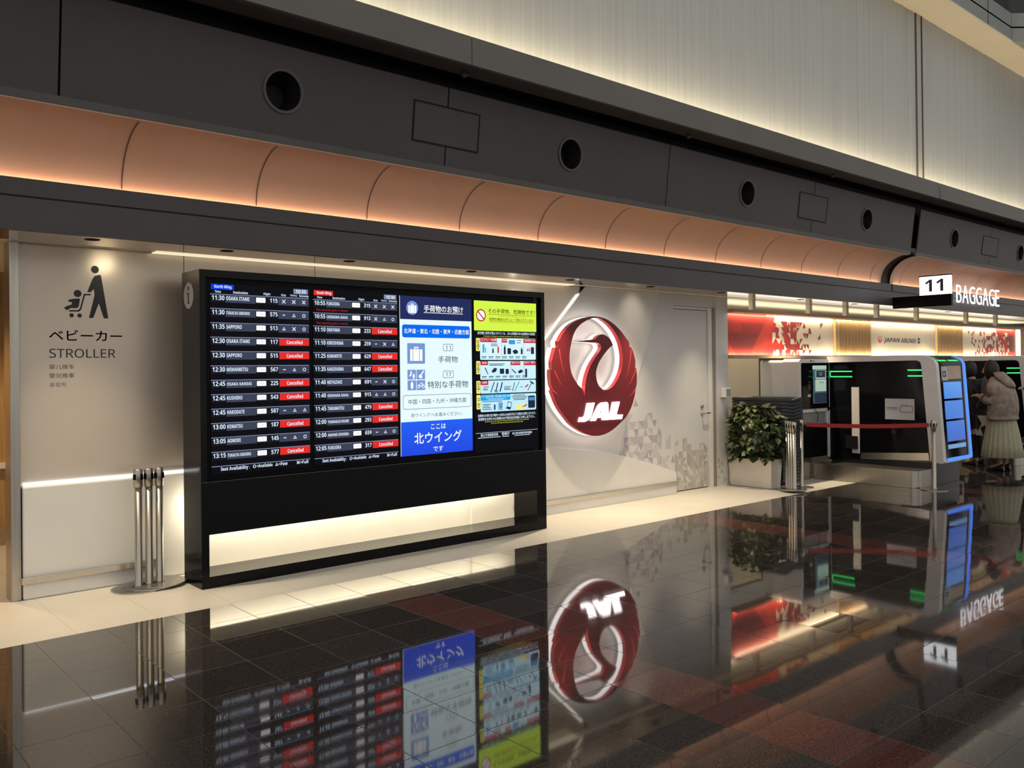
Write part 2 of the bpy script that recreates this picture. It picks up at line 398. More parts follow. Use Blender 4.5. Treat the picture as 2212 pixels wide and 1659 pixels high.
EMB_HOLE = [(6.938,1.28),(6.913,1.346),(6.89,1.374),(6.836,1.413),(6.776,1.479),(6.731,1.55),(6.71,1.636),(6.704,1.727),(6.716,1.813),(6.74,1.893),(6.768,1.965),(6.815,2.031),(6.894,2.093),(6.988,2.136),(7.084,2.163),(7.148,2.168),(7.221,2.157),(7.343,2.099),(7.458,2.005),(7.537,1.893),(7.575,1.78),(7.581,1.683),(7.555,1.575),(7.499,1.479),(7.431,1.406),(7.363,1.363),(7.272,1.345),(7.2,1.372),(7.155,1.417),(7.132,1.473),(7.125,1.54),(7.139,1.595),(7.175,1.661),(7.235,1.728),(7.296,1.784),(7.358,1.831),(7.415,1.861),(7.386,1.906),(7.343,1.945),(7.291,1.971),(7.239,1.983),(7.193,1.975),(7.153,1.955),(7.115,1.927),(6.985,1.912),(6.813,1.901),(6.749,1.896),(6.813,1.894),(7.016,1.89),(7.167,1.881),(7.208,1.861),(7.217,1.834),(7.198,1.8),(7.154,1.756),(7.1,1.7),(7.035,1.623),(6.986,1.536),(6.958,1.459),(6.946,1.4)]
def hole_pts(): return EMB_HOLE
def smooth(lp, corner=38, n=5, closed=True):
    """rounds a traced outline but keeps its real corners"""
    N_ = len(lp); P = [Vector(p) for p in lp]; out = []
    def is_corner(i):
        if not closed and i in (0, N_ - 1): return True
        a = P[i] - P[i - 1]; c = P[(i + 1) % N_] - P[i]
        return a.length < 1e-6 or c.length < 1e-6 or abs(math.degrees(a.angle(c))) > corner
    for i in range(N_ if closed else N_ - 1):
        p0, p1, p2, p3 = P[i - 1], P[i], P[(i + 1) % N_], P[(i + 2) % N_]
        t1 = (p2 - p1) if is_corner(i) else (p2 - p0) * .5 * min(1.0, 2 * (p2 - p1).length / ((p2 - p1).length + (p1 - p0).length))
        t2 = (p2 - p1) if is_corner((i + 1) % N_) else (p3 - p1) * .5 * min(1.0, 2 * (p2 - p1).length / ((p2 - p1).length + (p3 - p2).length))
        for k in range(n):
            s = k / n; s2 = s * s; s3 = s2 * s
            q = p1 * (2 * s3 - 3 * s2 + 1) + t1 * (s3 - 2 * s2 + s) + p2 * (-2 * s3 + 3 * s2) + t2 * (s3 - s2); out.append((q.x, q.y))
    if not closed: out.append(tuple(P[-1]))
    return out
EMB_J = [(6.965,1.205),(7.084,1.207),(7.039,1.084),(7.018,1.049),(6.978,1.015),(6.915,0.999),(6.822,1.004),(6.843,1.054),(6.889,1.05),(6.919,1.064),(6.935,1.105)]
EMB_A = [(7.014,1.005),(7.132,1.163),(7.156,1.184),(7.197,1.204),(7.287,1.207),(7.308,1.188),(7.318,1.004),(7.206,1.004),(7.207,1.034),(7.121,1.034),(7.097,1.003)]
EMB_AH = [(7.179,1.119),(7.199,1.118),(7.201,1.087),(7.164,1.087)]
EMB_L = [(7.386,1.204),(7.506,1.204),(7.445,1.054),(7.558,1.053),(7.538,1.003),(7.318,1.004)]
FEATH = [[(6.547,1.812),(6.56,1.685),(6.625,1.524)],[(6.474,1.574),(6.513,1.499),(6.574,1.413)],[(6.442,1.363),(6.481,1.335),(6.525,1.316)],[(7.727,1.809),(7.707,1.625),(7.63,1.471)],[(7.806,1.578),(7.756,1.469),(7.668,1.382)],[(7.793,1.347),(7.753,1.302),(7.692,1.26)]]
PIC_BODY = [(1.888,2.331),(1.926,2.342),(1.933,2.332),(1.982,2.015),(1.95,2.014),(1.916,2.127),(1.876,2.015),(1.846,2.014),(1.885,2.181),(1.885,2.204),(1.88,2.231),(1.859,2.206),(1.835,2.206),(1.87,2.3)]
PIC_CHILD = [(1.706,2.144),(1.751,2.155),(1.786,2.156),(1.775,2.094),(1.763,2.084),(1.721,2.083),(1.696,2.065),(1.675,2.084),(1.696,2.098),(1.729,2.11),(1.73,2.128),(1.707,2.129)]
PIC_CART = [(1.856,2.189),(1.816,2.187),(1.789,2.081),(1.775,2.065),(1.715,2.062)]
EMB_OUT = smooth(EMB_OUT); EMB_HOLE = smooth(EMB_HOLE); PIC_BODY = smooth(PIC_BODY, 30, 3)

# ================================================================== SETTING
XL, XR = -7.0, 30.0
b = MB(); b.add([(-14, -14, 0), (XR + 8, -14, 0), (XR + 8, 5.757, 0), (-14, 5.757, 0)], [(0, 1, 2, 3)])
b.add([(11.3, 5.757, 0), (XR + 8, 5.757, 0), (XR + 8, 9.6, 0), (11.3, 9.6, 0)], [(0, 1, 2, 3)])
struct('floor', b, floor_granite(), fix=False)
b = MB(); b.add([(-14, 5.757, 0), (11.3, 5.757, 0), (11.3, 9.6, 0), (-14, 9.6, 0)], [(0, 1, 2, 3)])
struct('floor', b, floor_cream(), fix=False)

# satin metal wall left of and behind the board: three sheets with hairline joints
b = MB()
for a, c in ((1.377, 2.553), (2.559, 3.715), (3.721, 7.35)): b.box(a, c, 6.92, 6.96, 0.80, 2.535)
struct('wall_left', b, M['frost'])
b = MB(); b.box(1.38, 9.9, 6.97, 7.0, 0, 2.535); struct('wall_core', b, M['black'])
# white wainscot, left length
b = MB(); b.box(1.385, 5.45, 6.86, 6.965, 0.0, 0.80)
struct('wall_wainscot', b, M['white'], bevel=0.012)
b = MB(); b.box(1.40, 5.45, 6.902, 6.918, 0.806, 0.822)
o = obj('ledge_light', b, M['ledge_led']); tag(o, 'thin bright strip light along the ledge above the white wainscot', 'light strip')
# logo wall panel with raked edges
b = MB(); b.prism([(7.145, 2.535), (8.473, 2.535), (7.665, 0.55), (7.665, 0.02), (5.4, 0.02), (5.4, 0.81)], 6.885, 6.915)
struct('wall_centre', b, M['logo_wall'], bevel=0.004)
b = MB(); b.prism([(7.09, 2.535), (7.15, 2.535), (5.545, .80), (5.50, .885), (7.075, 2.455)], 6.912, 6.919); struct('edge_shadow_strip', b, M['black'])  # black strip standing in for the shadow along the raked panel edge
b = MB(); b.prism([(7.015, 2.44), (7.085, 2.46), (5.50, 0.885), (5.43, 0.885)], 6.908, 6.9185)
o = obj('diagonal_light', b, M['diag_led']); tag(o, 'bright diagonal strip light along the raked edge left of the red emblem', 'light strip')
# wedge of white wainscot under the emblem
top = [(5.4, .83), (5.9, .795), (6.48, .733), (6.67, .709), (7.0, .668), (7.267, .632), (7.705, .552), (8.168, .432), (8.669, .285)]
b = MB(); b.prism([(5.4, 0.0)] + smooth(top, 60, 5, False) + [(8.69, .265), (8.69, 0.0)], 6.83, 6.90)
struct('wall_wedge', b, M['white'], bevel=0.010)
# wall with the door
b = MB(); b.prism([(7.5, 0.02), (7.5, 2.535), (9.60, 2.535), (9.60, 2.385), (8.755, 2.385), (8.755, 0.02)], 6.90, 6.95)
b.box(9.625, 9.90, 6.88, 7.10, 0, 2.535)
b.box(9.60, 9.63, 6.88, 6.96, 2.385, 2.535)
struct('wall_right', b, M['door_wall'])
# door
d = empty('door_1', (9.12, 6.95, 0), 'tall white door with grey triangle pattern right of the red emblem', 'door'); d['kind'] = 'structure'
b = MB(); b.box(8.762, 9.487, 6.925, 6.96, 0.012, 2.345); obj('door_leaf', b, M['door_wall'], d, bevel=0.003)
b = MB(); b.box(9.497, 9.572, 6.90, 6.965, 0, 2.38); b.box(8.755, 9.572, 6.93, 6.965, 2.352, 2.38); obj('door_frame', b, M['white'], d)
b = MB(); b.box(9.574, 9.620, 6.885, 6.96, 0, 2.385); obj('door_reveal', b, mat('door_reveal_brown', (.30, .26, .22, 1), .5, var=.05), d)
h = MB(); h.lathe([(0.026, 0), (0.026, -0.01), (0.012, -0.012), (0.012, -0.05)], (9.36, 6.925, 0.99), 16, axis='y')
h.tube([(9.36, 6.878, .99), (9.40, 6.874, .988), (9.475, 6.874, .988)], 0.010)
obj('lever_handle', h, M['steel'], d)
h = MB(); h.lathe([(0.026, 0), (0.026, -0.012), (0.014, -0.016), (0.010, -0.016)], (9.36, 6.925, 1.076), 16, axis='y'); obj('lock_cylinder', h, M['steel'], d)

# triangle murals
def tri_cells(rect, cs, keep, rnd, tones, sq=1.0):
    """loose triangles and squares on a square grid: list of (tone, points)"""
    out = []; u0, u1, v0, v1 = rect; nu = int((u1 - u0) / cs[0]); nv = int((v1 - v0) / cs[1])
    for i in range(nu):
        for j in range(nv):
            a = u0 + i * cs[0]; c = v0 + j * cs[1]; A = a + cs[0]; Cc = c + cs[1]; mid = (a + A) / 2
            dns = keep(mid, (c + Cc) / 2)
            if rnd.random() > dns: continue
            k = rnd.random(); t = rnd.randrange(tones)
            if k < sq * (0.22 * dns + 0.10): out.append((t, [(a, c), (A, c), (A, Cc), (a, Cc)]))
            else:
                sh = [[(a, c), (A, c), (a, Cc)], [(A, c), (A, Cc), (a, Cc)], [(a, c), (A, Cc), (a, Cc)], [(a, c), (A, c), (A, Cc)], [(a, c), (A, c), (mid, Cc)], [(a, Cc), (A, Cc), (mid, c)]]
                q = rnd.randrange(6); out.append((t, sh[q]))
                if rnd.random() < dns * 0.55: out.append(((t + 1) % tones, {0: sh[1], 1: sh[0], 2: sh[3], 3: sh[2], 4: sh[2][:1] + [(mid, Cc), (a, Cc)], 5: [(A, c), (A, Cc), (mid, c)]}[q]))
    return out
lav = [mat('mural_grey_%d' % i, c, 0.5, var=0.02) for i, c in enumerate([(0.50, 0.47, 0.49, 1), (0.57, 0.54, 0.55, 1), (0.42, 0.395, 0.42, 1)])]
taupe = [mat('mural_taupe_%d' % i, c, 0.5, var=0.02) for i, c in enumerate([(0.50, 0.47, 0.42, 1), (0.55, 0.52, 0.47, 1), (0.45, 0.42, 0.37, 1)])]
rn = random.Random(11)
def k1(u, v):
    e = 1.28 - (u - 7.9) * 0.62
    return 0 if v > e else min(0.95, 0.18 + (e - v) * 1.5)
b = MB()
edge = lambda v: 7.665 + (v - 0.55) * (8.473 - 7.665) / 1.985
for t, p in tri_cells((7.70, 8.76, 0.30, 1.40), (0.088, 0.092), k1, rn, 3, .6):
    if min(u for u, v in p) > edge(max(v for u, v in p)) + 0.008: b.mi = t; b.flat(p, 6.8988)
o = obj('triangle_mural', b, lav, fix=False); tag(o, 'lavender grey triangle pattern on the wall between emblem and door', 'mural', kind='structure')
b = MB()
for t, p in tri_cells((8.77, 9.48, 0.02, 0.68), (0.0885, 0.082), lambda u, v: 1.0 if v < 0.34 else (0.75 if v < 0.48 else 0.38), rn, 3):
    b.mi = t; b.flat(p, 6.9238)
obj('triangle_pattern', b, taupe, d, fix=False)
b = MB()
for t, p in tri_cells((9.63, 9.89, 0.03, 0.40), (0.065, 0.07), lambda u, v: 0.65 - v, rn, 3): b.mi = t; b.flat(p, 6.8788)
o = obj('triangle_mural', b, taupe, fix=False); tag(o, 'faint grey triangle pattern low on the pillar beside the planter', 'mural', kind='structure')

# bumper rails
b = MB(); b.box(1.372, 2.341, 6.835, 6.858, 0.114, 0.160); b.box(1.372, 1.384, 6.858, 6.90, 0.114, 0.160)
o = obj('bumper_rail', b, M['steel_h'], bevel=0.004); tag(o, 'polished steel bumper rail low on the white wainscot behind the nested posts', 'bumper rail')
b = MB(); b.box(5.96, 8.70, 6.808, 6.829, 0.108, 0.158)
o = obj('bumper_rail', b, M['steel_h'], bevel=0.004); tag(o, 'steel bumper rail along the foot of the curved white wedge', 'bumper rail')
# steel corner post and corridor at the left
b = MB(); b.box(1.314, 1.376, 6.87, 7.05, 0, 2.56); struct('column_steel', b, M['steel'], bevel=0.004)
b = MB(); b.box(-6, 4.5, 9.23, 9.30, 0.02, 2.56); struct('wall_corridor', b, M['wood'])
b = MB(); b.box(-6, 4.5, 9.18, 9.23, 0.72, 0.77); o = obj('hand_rail', b, M['white']); tag(o, 'white handrail on the wooden wall at the far left', 'handrail')
b = MB(); b.box(-6, 4.5, 9.21, 9.23, 0.0, 0.16); struct('baseboard_corridor', b, M['wood_trim'])
b = MB(); b.box(-6, 1.9, 7.0, 9.3, 2.56, 2.6); struct('ceiling', b, M['ceil'])

# beam, soffit, linear slot light
b = MB()
for a, c in ((XL, 13.425), (13.465, XR)):
    b.box(a, c, 6.275, 6.33, 2.752, 2.872)
b.box(XL, XR, 6.25, 6.30, 2.53, 2.745); b.box(XL, XR, 6.262, 6.33, 2.70, 2.76)
struct('trim_1', b, M['beam'])
b = MB(); b.box(XL, XR, 6.247, 6.252, 2.744, 2.754); struct('beam_shadow_strip', b, M['black'])  # black strip drawn as the shadow line at the beam's ledge
DL = [1.75, 2.72, 3.8, 5.13, 6.47, 7.78, 9.17, 11.06, 12.6, 14.3, 16.0]
b = MB(); b.prism([[(XL, 6.262), (XR, 6.262), (XR, 6.775), (XL, 6.775)]] + [circ(x, 6.46, .046, n=24)[::-1] for x in DL], 2.536, 2.56, XY); struct('ceiling', b, M['soffit'])
b = MB(); b.box(XL, 9.9, 6.775, 7.0, 2.538, 2.57); b.box(9.9, XR, 6.775, 9.6, 2.538, 2.57); struct('ceiling', b, M['ceil'])
b = MB(); b.box(2.30, 6.87, 6.79, 6.90, 2.530, 2.538)
o = obj('ceiling_slot_light', b, M['slot_led']); tag(o, 'long warm slot light in the soffit above the flight board', 'ceiling light')
b = MB(); b.box(XL, XR, 6.33, 9.6, 2.60, 2.66); struct('ceiling', b, M['black'])

# cove, with its dark expansion gap
prof = [(6.37, 2.66), (6.37, 2.90)] + [(5.95 + 0.42 * math.cos(t * PI / 2 / 16), 2.90 + 0.39 * math.sin(t * PI / 2 / 16)) for t in range(1, 17)]
def cove(x0, x1, name='wall_cove'):
    b = MB(); n = len(prof)
    vs = [(x0, y, z) for y, z in prof] + [(x1, y, z) for y, z in prof]
    b.add(vs, [(i, i + 1, n + i + 1, n + i) for i in range(n - 1)], True)
    b.box(x0, x1, 5.93, 5.955, 3.284, 3.294)
    o = struct(name, b, M['cove'], fix=False)
    j = MB()
    k = math.ceil(x0)
    for q in range(-8, 32):
        x = 1.92 + q * 1.0
        if x0 + .1 < x < x1 - .1:
            pr = prof[1:-1]
            m_ = len(pr)
            j.add([(x - .004, y - .004, z - .004) for y, z in pr] + [(x + .004, y - .004, z - .004) for y, z in pr], [(i, i + 1, m_ + i + 1, m_ + i) for i in range(m_ - 1)])
    obj('joint_lines', j, M['seam'], o, fix=False)
cove(XL, 13.27); cove(13.57, XR)
b = MB(); b.box(13.2, 13.65, 6.40, 6.42, 2.6, 3.4)
bp = [(y + .05, z + .03) for y, z in prof] + [(5.935, 3.335), (5.935, 3.40), (6.1, 3.42)]
b.add([(13.10, y, z) for y, z in bp] + [(14.1, y, z) for y, z in bp], [(i, i + 1, len(bp) + i + 1, len(bp) + i) for i in range(len(bp) - 1)])
struct('trim_2', b, M['under'])

# charcoal fascia panels with real openings for the nozzles
FY = lambda v: 5.93 - (v - 3.345) * (0.08 / 0.655)
FR = lambda u, v, w: (u, FY(v) + w, v)
holes = [2.92, 5.92, 8.91, 11.88, 14.88, 17.86, 20.86, 23.86, -0.08, -3.08]
edges = [-7.58, -4.58, -1.58, 1.417, 4.427, 7.407, 10.41, 13.35, 13.545, 16.40, 19.4, 22.4, 25.4, 28.4]
b = MB()
for i in range(len(edges) - 1):
    a, c = edges[i] + .007, edges[i + 1] - .007
    if abs(edges[i] - 13.35) < 1e-3: continue
    lp = [[(a, 3.348), (c, 3.348), (c, 4.0), (a, 4.0)]] + [circ(x, 3.672, 0.148, n=40)[::-1] for x in holes if a < x < c]
    b.prism(lp, 0, 0.02, FR)
struct('wall_fascia', b, M['fascia'])
b = MB(); b.add([(XL, 6.12, 3.3), (XR, 6.12, 3.3), (XR, 6.02, 4.3), (XL, 6.02, 4.3)], [(0, 1, 2, 3)]); struct('wall_void', b, M['black'], fix=False)
b = MB()
for a, c in ((XL, 13.33), (13.50, XR)): b.box(a, c, 5.925, 5.955, 3.292, 3.346)
struct('trim_3', b, M['lip'])
num = ['first', 'second', 'third', 'fourth', 'fifth', 'sixth']
spotn = ['left of the biggest access plate', 'just right of the biggest access plate', 'just left of the middle access plate', 'just left of the dark expansion gap', 'just right of the dark expansion gap', 'at the right edge of the picture']
proto = None
for i, x in enumerate(sorted(h for h in holes if h > 0 and h < 18.5)):
    lab = 'round black air nozzle in the fascia, ' + spotn[i]
    if proto is None:
        t = proto = empty('air_nozzle', (x, FY(3.672), 3.672), lab, 'air nozzle', 'round nozzles in the fascia')
        n = MB()
        for r0, r1, w0, w1 in ((0.158, 0.140, -.006, .0),):
            n.prism([circ(x, 3.672, 0.162, n=40), circ(x, 3.672, 0.140, n=40)], -.010, .012, FR)
        obj('ring', n, M['lip'], t)
        n = MB(); prr = [(0.141, 0.0), (0.120, 0.06), (0.095, 0.12), (0.085, 0.17)]
        for (ra, wa), (rb, wb) in zip(prr, prr[1:]):
            A = circ(x, 3.672, ra, n=40); B = circ(x, 3.672, rb, n=40)
            n.add([FR(u, v, wa) for u, v in A] + [FR(u, v, wb) for u, v in B], [(k, (k + 1) % 40, 40 + (k + 1) % 40, 40 + k) for k in range(40)], True)
        n.flat(circ(x, 3.672, 0.085, n=40), 0.17, FR)
        obj('bowl', n, M['black'], t)
    else:
        t = proto.copy(); COL.objects.link(t); t.location = (x, FY(3.672), 3.672); t['label'] = lab
        for ch in proto.children:
            c2 = ch.copy(); COL.objects.link(c2); c2.parent = t; c2.matrix_parent_inverse = ch.matrix_parent_inverse.copy()
wh = ['large at the upper left', 'above the white emblem wall', 'right of the expansion gap']
for i, x in enumerate((4.428, 10.41, 16.40)):
    t = empty('access_plate', (x, FY(3.67), 3.67), 'rectangular charcoal access plate in the fascia, ' + wh[i], 'access plate', 'rectangular plates in the fascia')
    n = MB(); n.prism([[(x - .352, 3.506), (x + .352, 3.506), (x + .352, 3.840), (x - .352, 3.840)], [(x - .338, 3.520), (x + .338, 3.520), (x + .338, 3.826), (x - .338, 3.826)]], -.006, .0, FR)
    obj('gap_frame', n, M['black'], t)
    n = MB(); n.prism([(x - .338, 3.520), (x + .338, 3.520), (x + .338, 3.826), (x - .338, 3.826)], -.004, .0, FR)
    obj('plate', n, M['fascia'], t)
# overhanging band, its underside and the ribbed wall above
b = MB()
for a, c in ((XL, 4.396), (4.404, 13.37), (13.40, XR)): b.box(a, c, 5.50, 5.54, 4.093, 4.325)
struct('trim_4', b, M['band'])
b = MB(); b.box(XL, XR, 5.545, 5.56, 4.085, 4.20); b.box(XL, XR, 5.562, 5.735, 4.087, 4.11); struct('trim_5', b, M['under'])
b = MB(); b.box(XL, XR, 5.735, 6.05, 4.14, 4.16); struct('trim_6', b, M['black'])
for i, x in enumerate((4.44, 7.47, 10.5, 16.5)):
    n = MB(); n.lathe([(0.008, 0.02), (0.010, -.02), (0.026, -.022), (0.030, -.03), (0.012, -.05), (0.008, -.05)], (x, 5.655, 4.087), 16)
    o = obj('sprinkler_head', n, M['under']); tag(o, 'dark sprinkler head under the band, ' + ['above the large access plate', 'right of the second nozzle', 'above the middle access plate', 'at the far right end'][i], 'sprinkler', 'sprinklers under the band')
b = MB(); rn = random.Random(3); x = XL; vs = []; k = 0
xs = []
while x < XR:
    xs.append((x, 5.80 + rn.uniform(-.012, .012) * rn.random())); x += rn.choice((.03, .045, .06, .09))
b.add([(x, y, 4.12) for x, y in xs] + [(x, y, 6.99) for x, y in xs], [(i, i + 1, len(xs) + i + 1, len(xs) + i) for i in range(len(xs) - 1)], True)
struct('wall_upper', b, M['rib'], fix=False)
b = MB()
for x in (13.30, 13.50): b.box(x - .007, x + .007, 5.78, 5.80, 4.2, 6.96)
struct('trim_7', b, M['seam'])
b = MB(); b.box(XL, XR, 5.27, 6.3, 6.965, 6.99); struct('ceiling', b, M['ceil'])
# cladding above, with a bay turning out, and the dark glazing over it
b = MB()
dx, dy = 0.7536, -0.6573
def tier(z0, z1, off=0.0, gap=.012):
    for a in [x for x in (-4, -1, 2, 5, 8, 11, 13.2, 14.733)]:
        nx = {14.733: 15.735, 13.2: 14.733, 11: 13.2}.get(a, a + 3)
        b.add([(a + gap, 5.275 + off, z0), (nx - gap, 5.275 + off, z0), (nx - gap, 5.275 + off, z1), (a + gap, 5.275 + off, z1)], [(0, 1, 2, 3)])
    for k in range(4):
        p0 = (15.735 + dx * (k * 1.4) + (gap if k else 0) * dx, 5.275 + off + dy * k * 1.4); p1 = (15.735 + dx * (k * 1.4 + 1.38), 5.275 + off + dy * (k * 1.4 + 1.38))
        b.add([(p0[0], p0[1], z0), (p1[0], p1[1], z0), (p1[0], p1[1], z1), (p0[0], p0[1], z1)], [(0, 1, 2, 3)])
tier(6.967, 7.19); tier(7.215, 7.44)
b.add([(15.735, 5.275, 6.9665), (15.735 + dx * 5.5, 5.275 + dy * 5.5, 6.9665), (15.735 + dx * 5.5, 5.275, 6.9665)], [(0, 1, 2)])
struct('wall_bulkhead', b, M['concrete'], fix=False)
b = MB(); b.add([(-7, 5.32, 6.99), (15.78, 5.32, 6.99), (15.78, 5.32, 9.5), (-7, 5.32, 9.5)], [(0, 1, 2, 3)])
b.add([(15.78, 5.32, 6.99), (15.78 + dx * 8, 5.32 + dy * 8, 6.99), (15.78 + dx * 8, 5.32 + dy * 8, 9.5), (15.78, 5.32, 9.5)], [(0, 1, 2, 3)])
struct('window_1', b, mat('dark_glazing', (0.010, 0.014, 0.014, 1), 0.2, var=0.3, scale=0.8), fix=False)

# check-in bay: beige panel, dark back wall
b = MB(); b.box(9.9, 11.75, 7.6, 7.65, 0, 1.72); b.box(9.9, 9.93, 6.96, 7.6, 0, 2.535); struct('wall_counter', b, M['beige'])
b = MB(); b.box(9.9, XR, 8.6, 8.65, 0, 2.2); struct('wall_rear', b, M['dark_room'])
# picture band above the machines
bandz = (1.752, 2.335)
b = MB(); b.box(9.93, XR, 6.80, 6.96, 1.712, 1.748); b.box(9.93, XR, 6.80, 6.96, 2.338, 2.382); struct('trim_8', b, M['wood_trim'])
b = MB(); b.box(9.93, 12.76, 6.90, 6.94, *bandz); b.box(13.96, 16.50, 6.90, 6.94, *bandz); b.box(17.70, XR, 6.90, 6.94, *bandz)
struct('wall_band', b, mat('band_white', (0.72, 0.66, 0.55, 1), 0.5, var=0.03, scale=2))
reds = [mat('mural_red_%d' % i, c, 0.5, var=0.03) for i, c in enumerate([(0.46, 0.022, 0.016, 1), (0.33, 0.020, 0.016, 1), (0.24, 0.022, 0.020, 1), (0.55, 0.045, 0.03, 1)])]
creamt = mat('mural_cream', (0.72, 0.66, 0.55, 1), 0.5, var=0.02)
b = MB(); b.mi = 0
b.flat([(9.93, 1.752), (11.10, 1.752), (10.85, 2.335), (9.93, 2.335)], 6.899)
b.flat([(11.10, 1.752), (11.36, 1.752), (11.30, 1.95), (11.18, 2.05), (11.15, 2.2), (10.85, 2.335)], 6.899)
for t, p in ((1, [(9.93, 1.76), (10.62, 1.76), (10.95, 2.06), (9.93, 2.06)]), (2, [(10.05, 1.85), (10.50, 1.85), (10.68, 2.05), (10.05, 2.05)]), (3, [(10.45, 1.76), (10.78, 1.76), (11.10, 2.32), (10.92, 2.32)]), (1, [(10.25, 2.07), (10.72, 2.07), (10.84, 2.2), (10.25, 2.2)]), (0, [(10.95, 1.76), (11.22, 1.76), (11.16, 2.1), (11.08, 2.1)]), (2, [(11.02, 1.95), (11.16, 1.95), (11.20, 2.15), (11.10, 2.15)]), (3, [(9.93, 1.76), (10.1, 1.76), (9.93, 1.95)])):
    b.mi = t; b.flat(p, 6.8985 - 0.0002 * t)
rn = random.Random(5)
def k2(u, v):
    c = 11.36 + 0.22 * (2.335 - v)
    d_ = u - c
    return max(0, min(1, 1.0 - d_ * 0.95)) if d_ > -0.15 else 0.35
for t, p in tri_cells((11.16, 12.62, 1.752, 2.335), (0.086, 0.0833), k2, rn, 2, .25):
    b.mi = 1 if t else 2; b.flat(p, 6.8978)
b.mi = 4
for t, p in tri_cells((11.02, 11.46, 1.752, 2.335), (0.086, 0.0833), lambda u, v: 0.42, rn, 1, .2): b.flat(p, 6.8974)
o = obj('red_triangle_mural', b, reds + [creamt], fix=False); tag(o, 'backlit red mural breaking into triangles, left of the slatted wood', 'mural', kind='structure')
b = MB(); b.mi = 0; b.flat([(19.75, 1.752), (20.75, 1.752), (20.75, 2.335), (19.45, 2.335)], 6.899)
b.mi = 2; b.flat([(20.2, 1.85), (20.6, 1.85), (20.6, 2.2), (20.0, 2.2)], 6.8986)
for t, p in tri_cells((18.0, 19.75, 1.752, 2.335), (0.086, 0.0833), lambda u, v: max(0, min(.9, (u - 17.95) * .5)), rn, 2): b.mi = 1 + t; b.flat(p, 6.8978)
b.mi = 4
for t, p in tri_cells((19.4, 20.2, 1.752, 2.335), (0.086, 0.0833), lambda u, v: 0.40, rn, 1, .2): b.flat(p, 6.8972)
o = obj('red_triangle_mural', b, reds + [creamt], fix=False); tag(o, 'backlit mural of scattered triangles turning solid red at the far right', 'mural', kind='structure')
for (x0, x1, lab) in ((12.765, 13.955, 'ribbed oak slat panel left of the lettered white panel'), (16.505, 17.695, 'ribbed oak slat panel right of the lettered white panel')):
    t = empty('slat_panel', (x0, 6.92, 1.75), lab, 'slat panel', 'oak slat panels')
    b = MB(); b.box(x0, x0 + .12, 6.86, 6.94, *bandz); obj('edge_board', b, mat('oak_edge', (0.66, 0.44, 0.20, 1), .45, var=.08, scale=8), t)
    b = MB(); b.box(x0 + .12, x1, 6.91, 6.94, *bandz); n = 10; wd = (x1 - x0 - .12) / n
    for k in range(n):
        cx = x0 + .12 + (k + .5) * wd
        pts = [(cx + wd * .47 * math.cos(a), 6.91 - .055 * math.sin(a)) for a in [PI * q / 8 for q in range(9)]]
        b.prism(pts, bandz[0], bandz[1], lambda u, v, w: (u, v, w), sm=True)
    obj('slats', b, M['wood_slat'], t)
b = MB(); b.box(20.56, 20.74, 6.86, 6.895, 1.76, 2.33); o = obj('vertical_light_bar', b, M['warm_bar']); tag(o, 'glowing vertical light bar at the right end of the mural', 'light bar')
b = MB(); b.box(20.80, 22.2, 6.87, 6.90, 1.755, 2.33); struct('wall_end', b, M['wood_slat'])
for i, x in enumerate((10.51, 12.03, 13.15, 14.2, 15.71, 17.91, 19.43)):
    b = MB(); b.box(x - .035, x + .035, 6.86, 6.93, 2.384, 2.537)
    o = obj('hanger_post', b, M['beige']); tag(o, 'pale hanger post above the mural rail, number %s from the door' % ['one', 'two', 'three', 'four', 'five', 'six', 'seven'][i], 'hanger post', 'hanger posts above the mural')
# airline lettering on the white panel
t = empty('airline_lettering', (15.0, 6.9, 2.03), 'dark airline name between two small round marks on the white lit panel', 'lettering')
b = MB(); text(b, [('JAPAN', 14.455, 15.06, 1.969, 2.062, 0.02, 0.2), ('AIRLINES', 15.10, 15.69, 1.985, 2.062, 0.02, 0.2)], 6.8985); obj('letters', b, M['ink'], t, fix=False)
b = MB(); b.flat(circ(14.318, 2.036, .068, .066), 6.8985); obj('red_mark', b, M['red_side'], t, fix=False)
b = MB(); b.flat([[(14.318 + (x - 7.117) * .092, 2.036 + (z - 1.51) * .096) for x, z in hole_pts()]], 6.8978); obj('crane_outline', b, creamt, t, fix=False)
b = MB(); b.flat(circ(15.81, 2.03, .055, .056), 6.8985); obj('blue_mark', b, mat('navy_mark', (0.05, 0.06, 0.20, 1), .4, var=.05), t, fix=False)
b = MB(); b.rect(15.772, 15.848, 2.022, 2.038, 6.8978); obj('white_bar', b, M['white'], t, fix=False)
# small box on the pillar
t = empty('card_reader', (9.78, 6.88, 1.25), 'small white box mounted on the pillar above the planter', 'card reader')
b = MB(); b.box(9.715, 9.845, 6.80, 6.879, 1.184, 1.314); obj('housing', b, M['white_gloss'], t, bevel=.006)
b = MB(); b.box(9.735, 9.83, 6.796, 6.80, 1.20, 1.298); obj('face_plate', b, M['kiosk_grey'], t, bevel=.002)
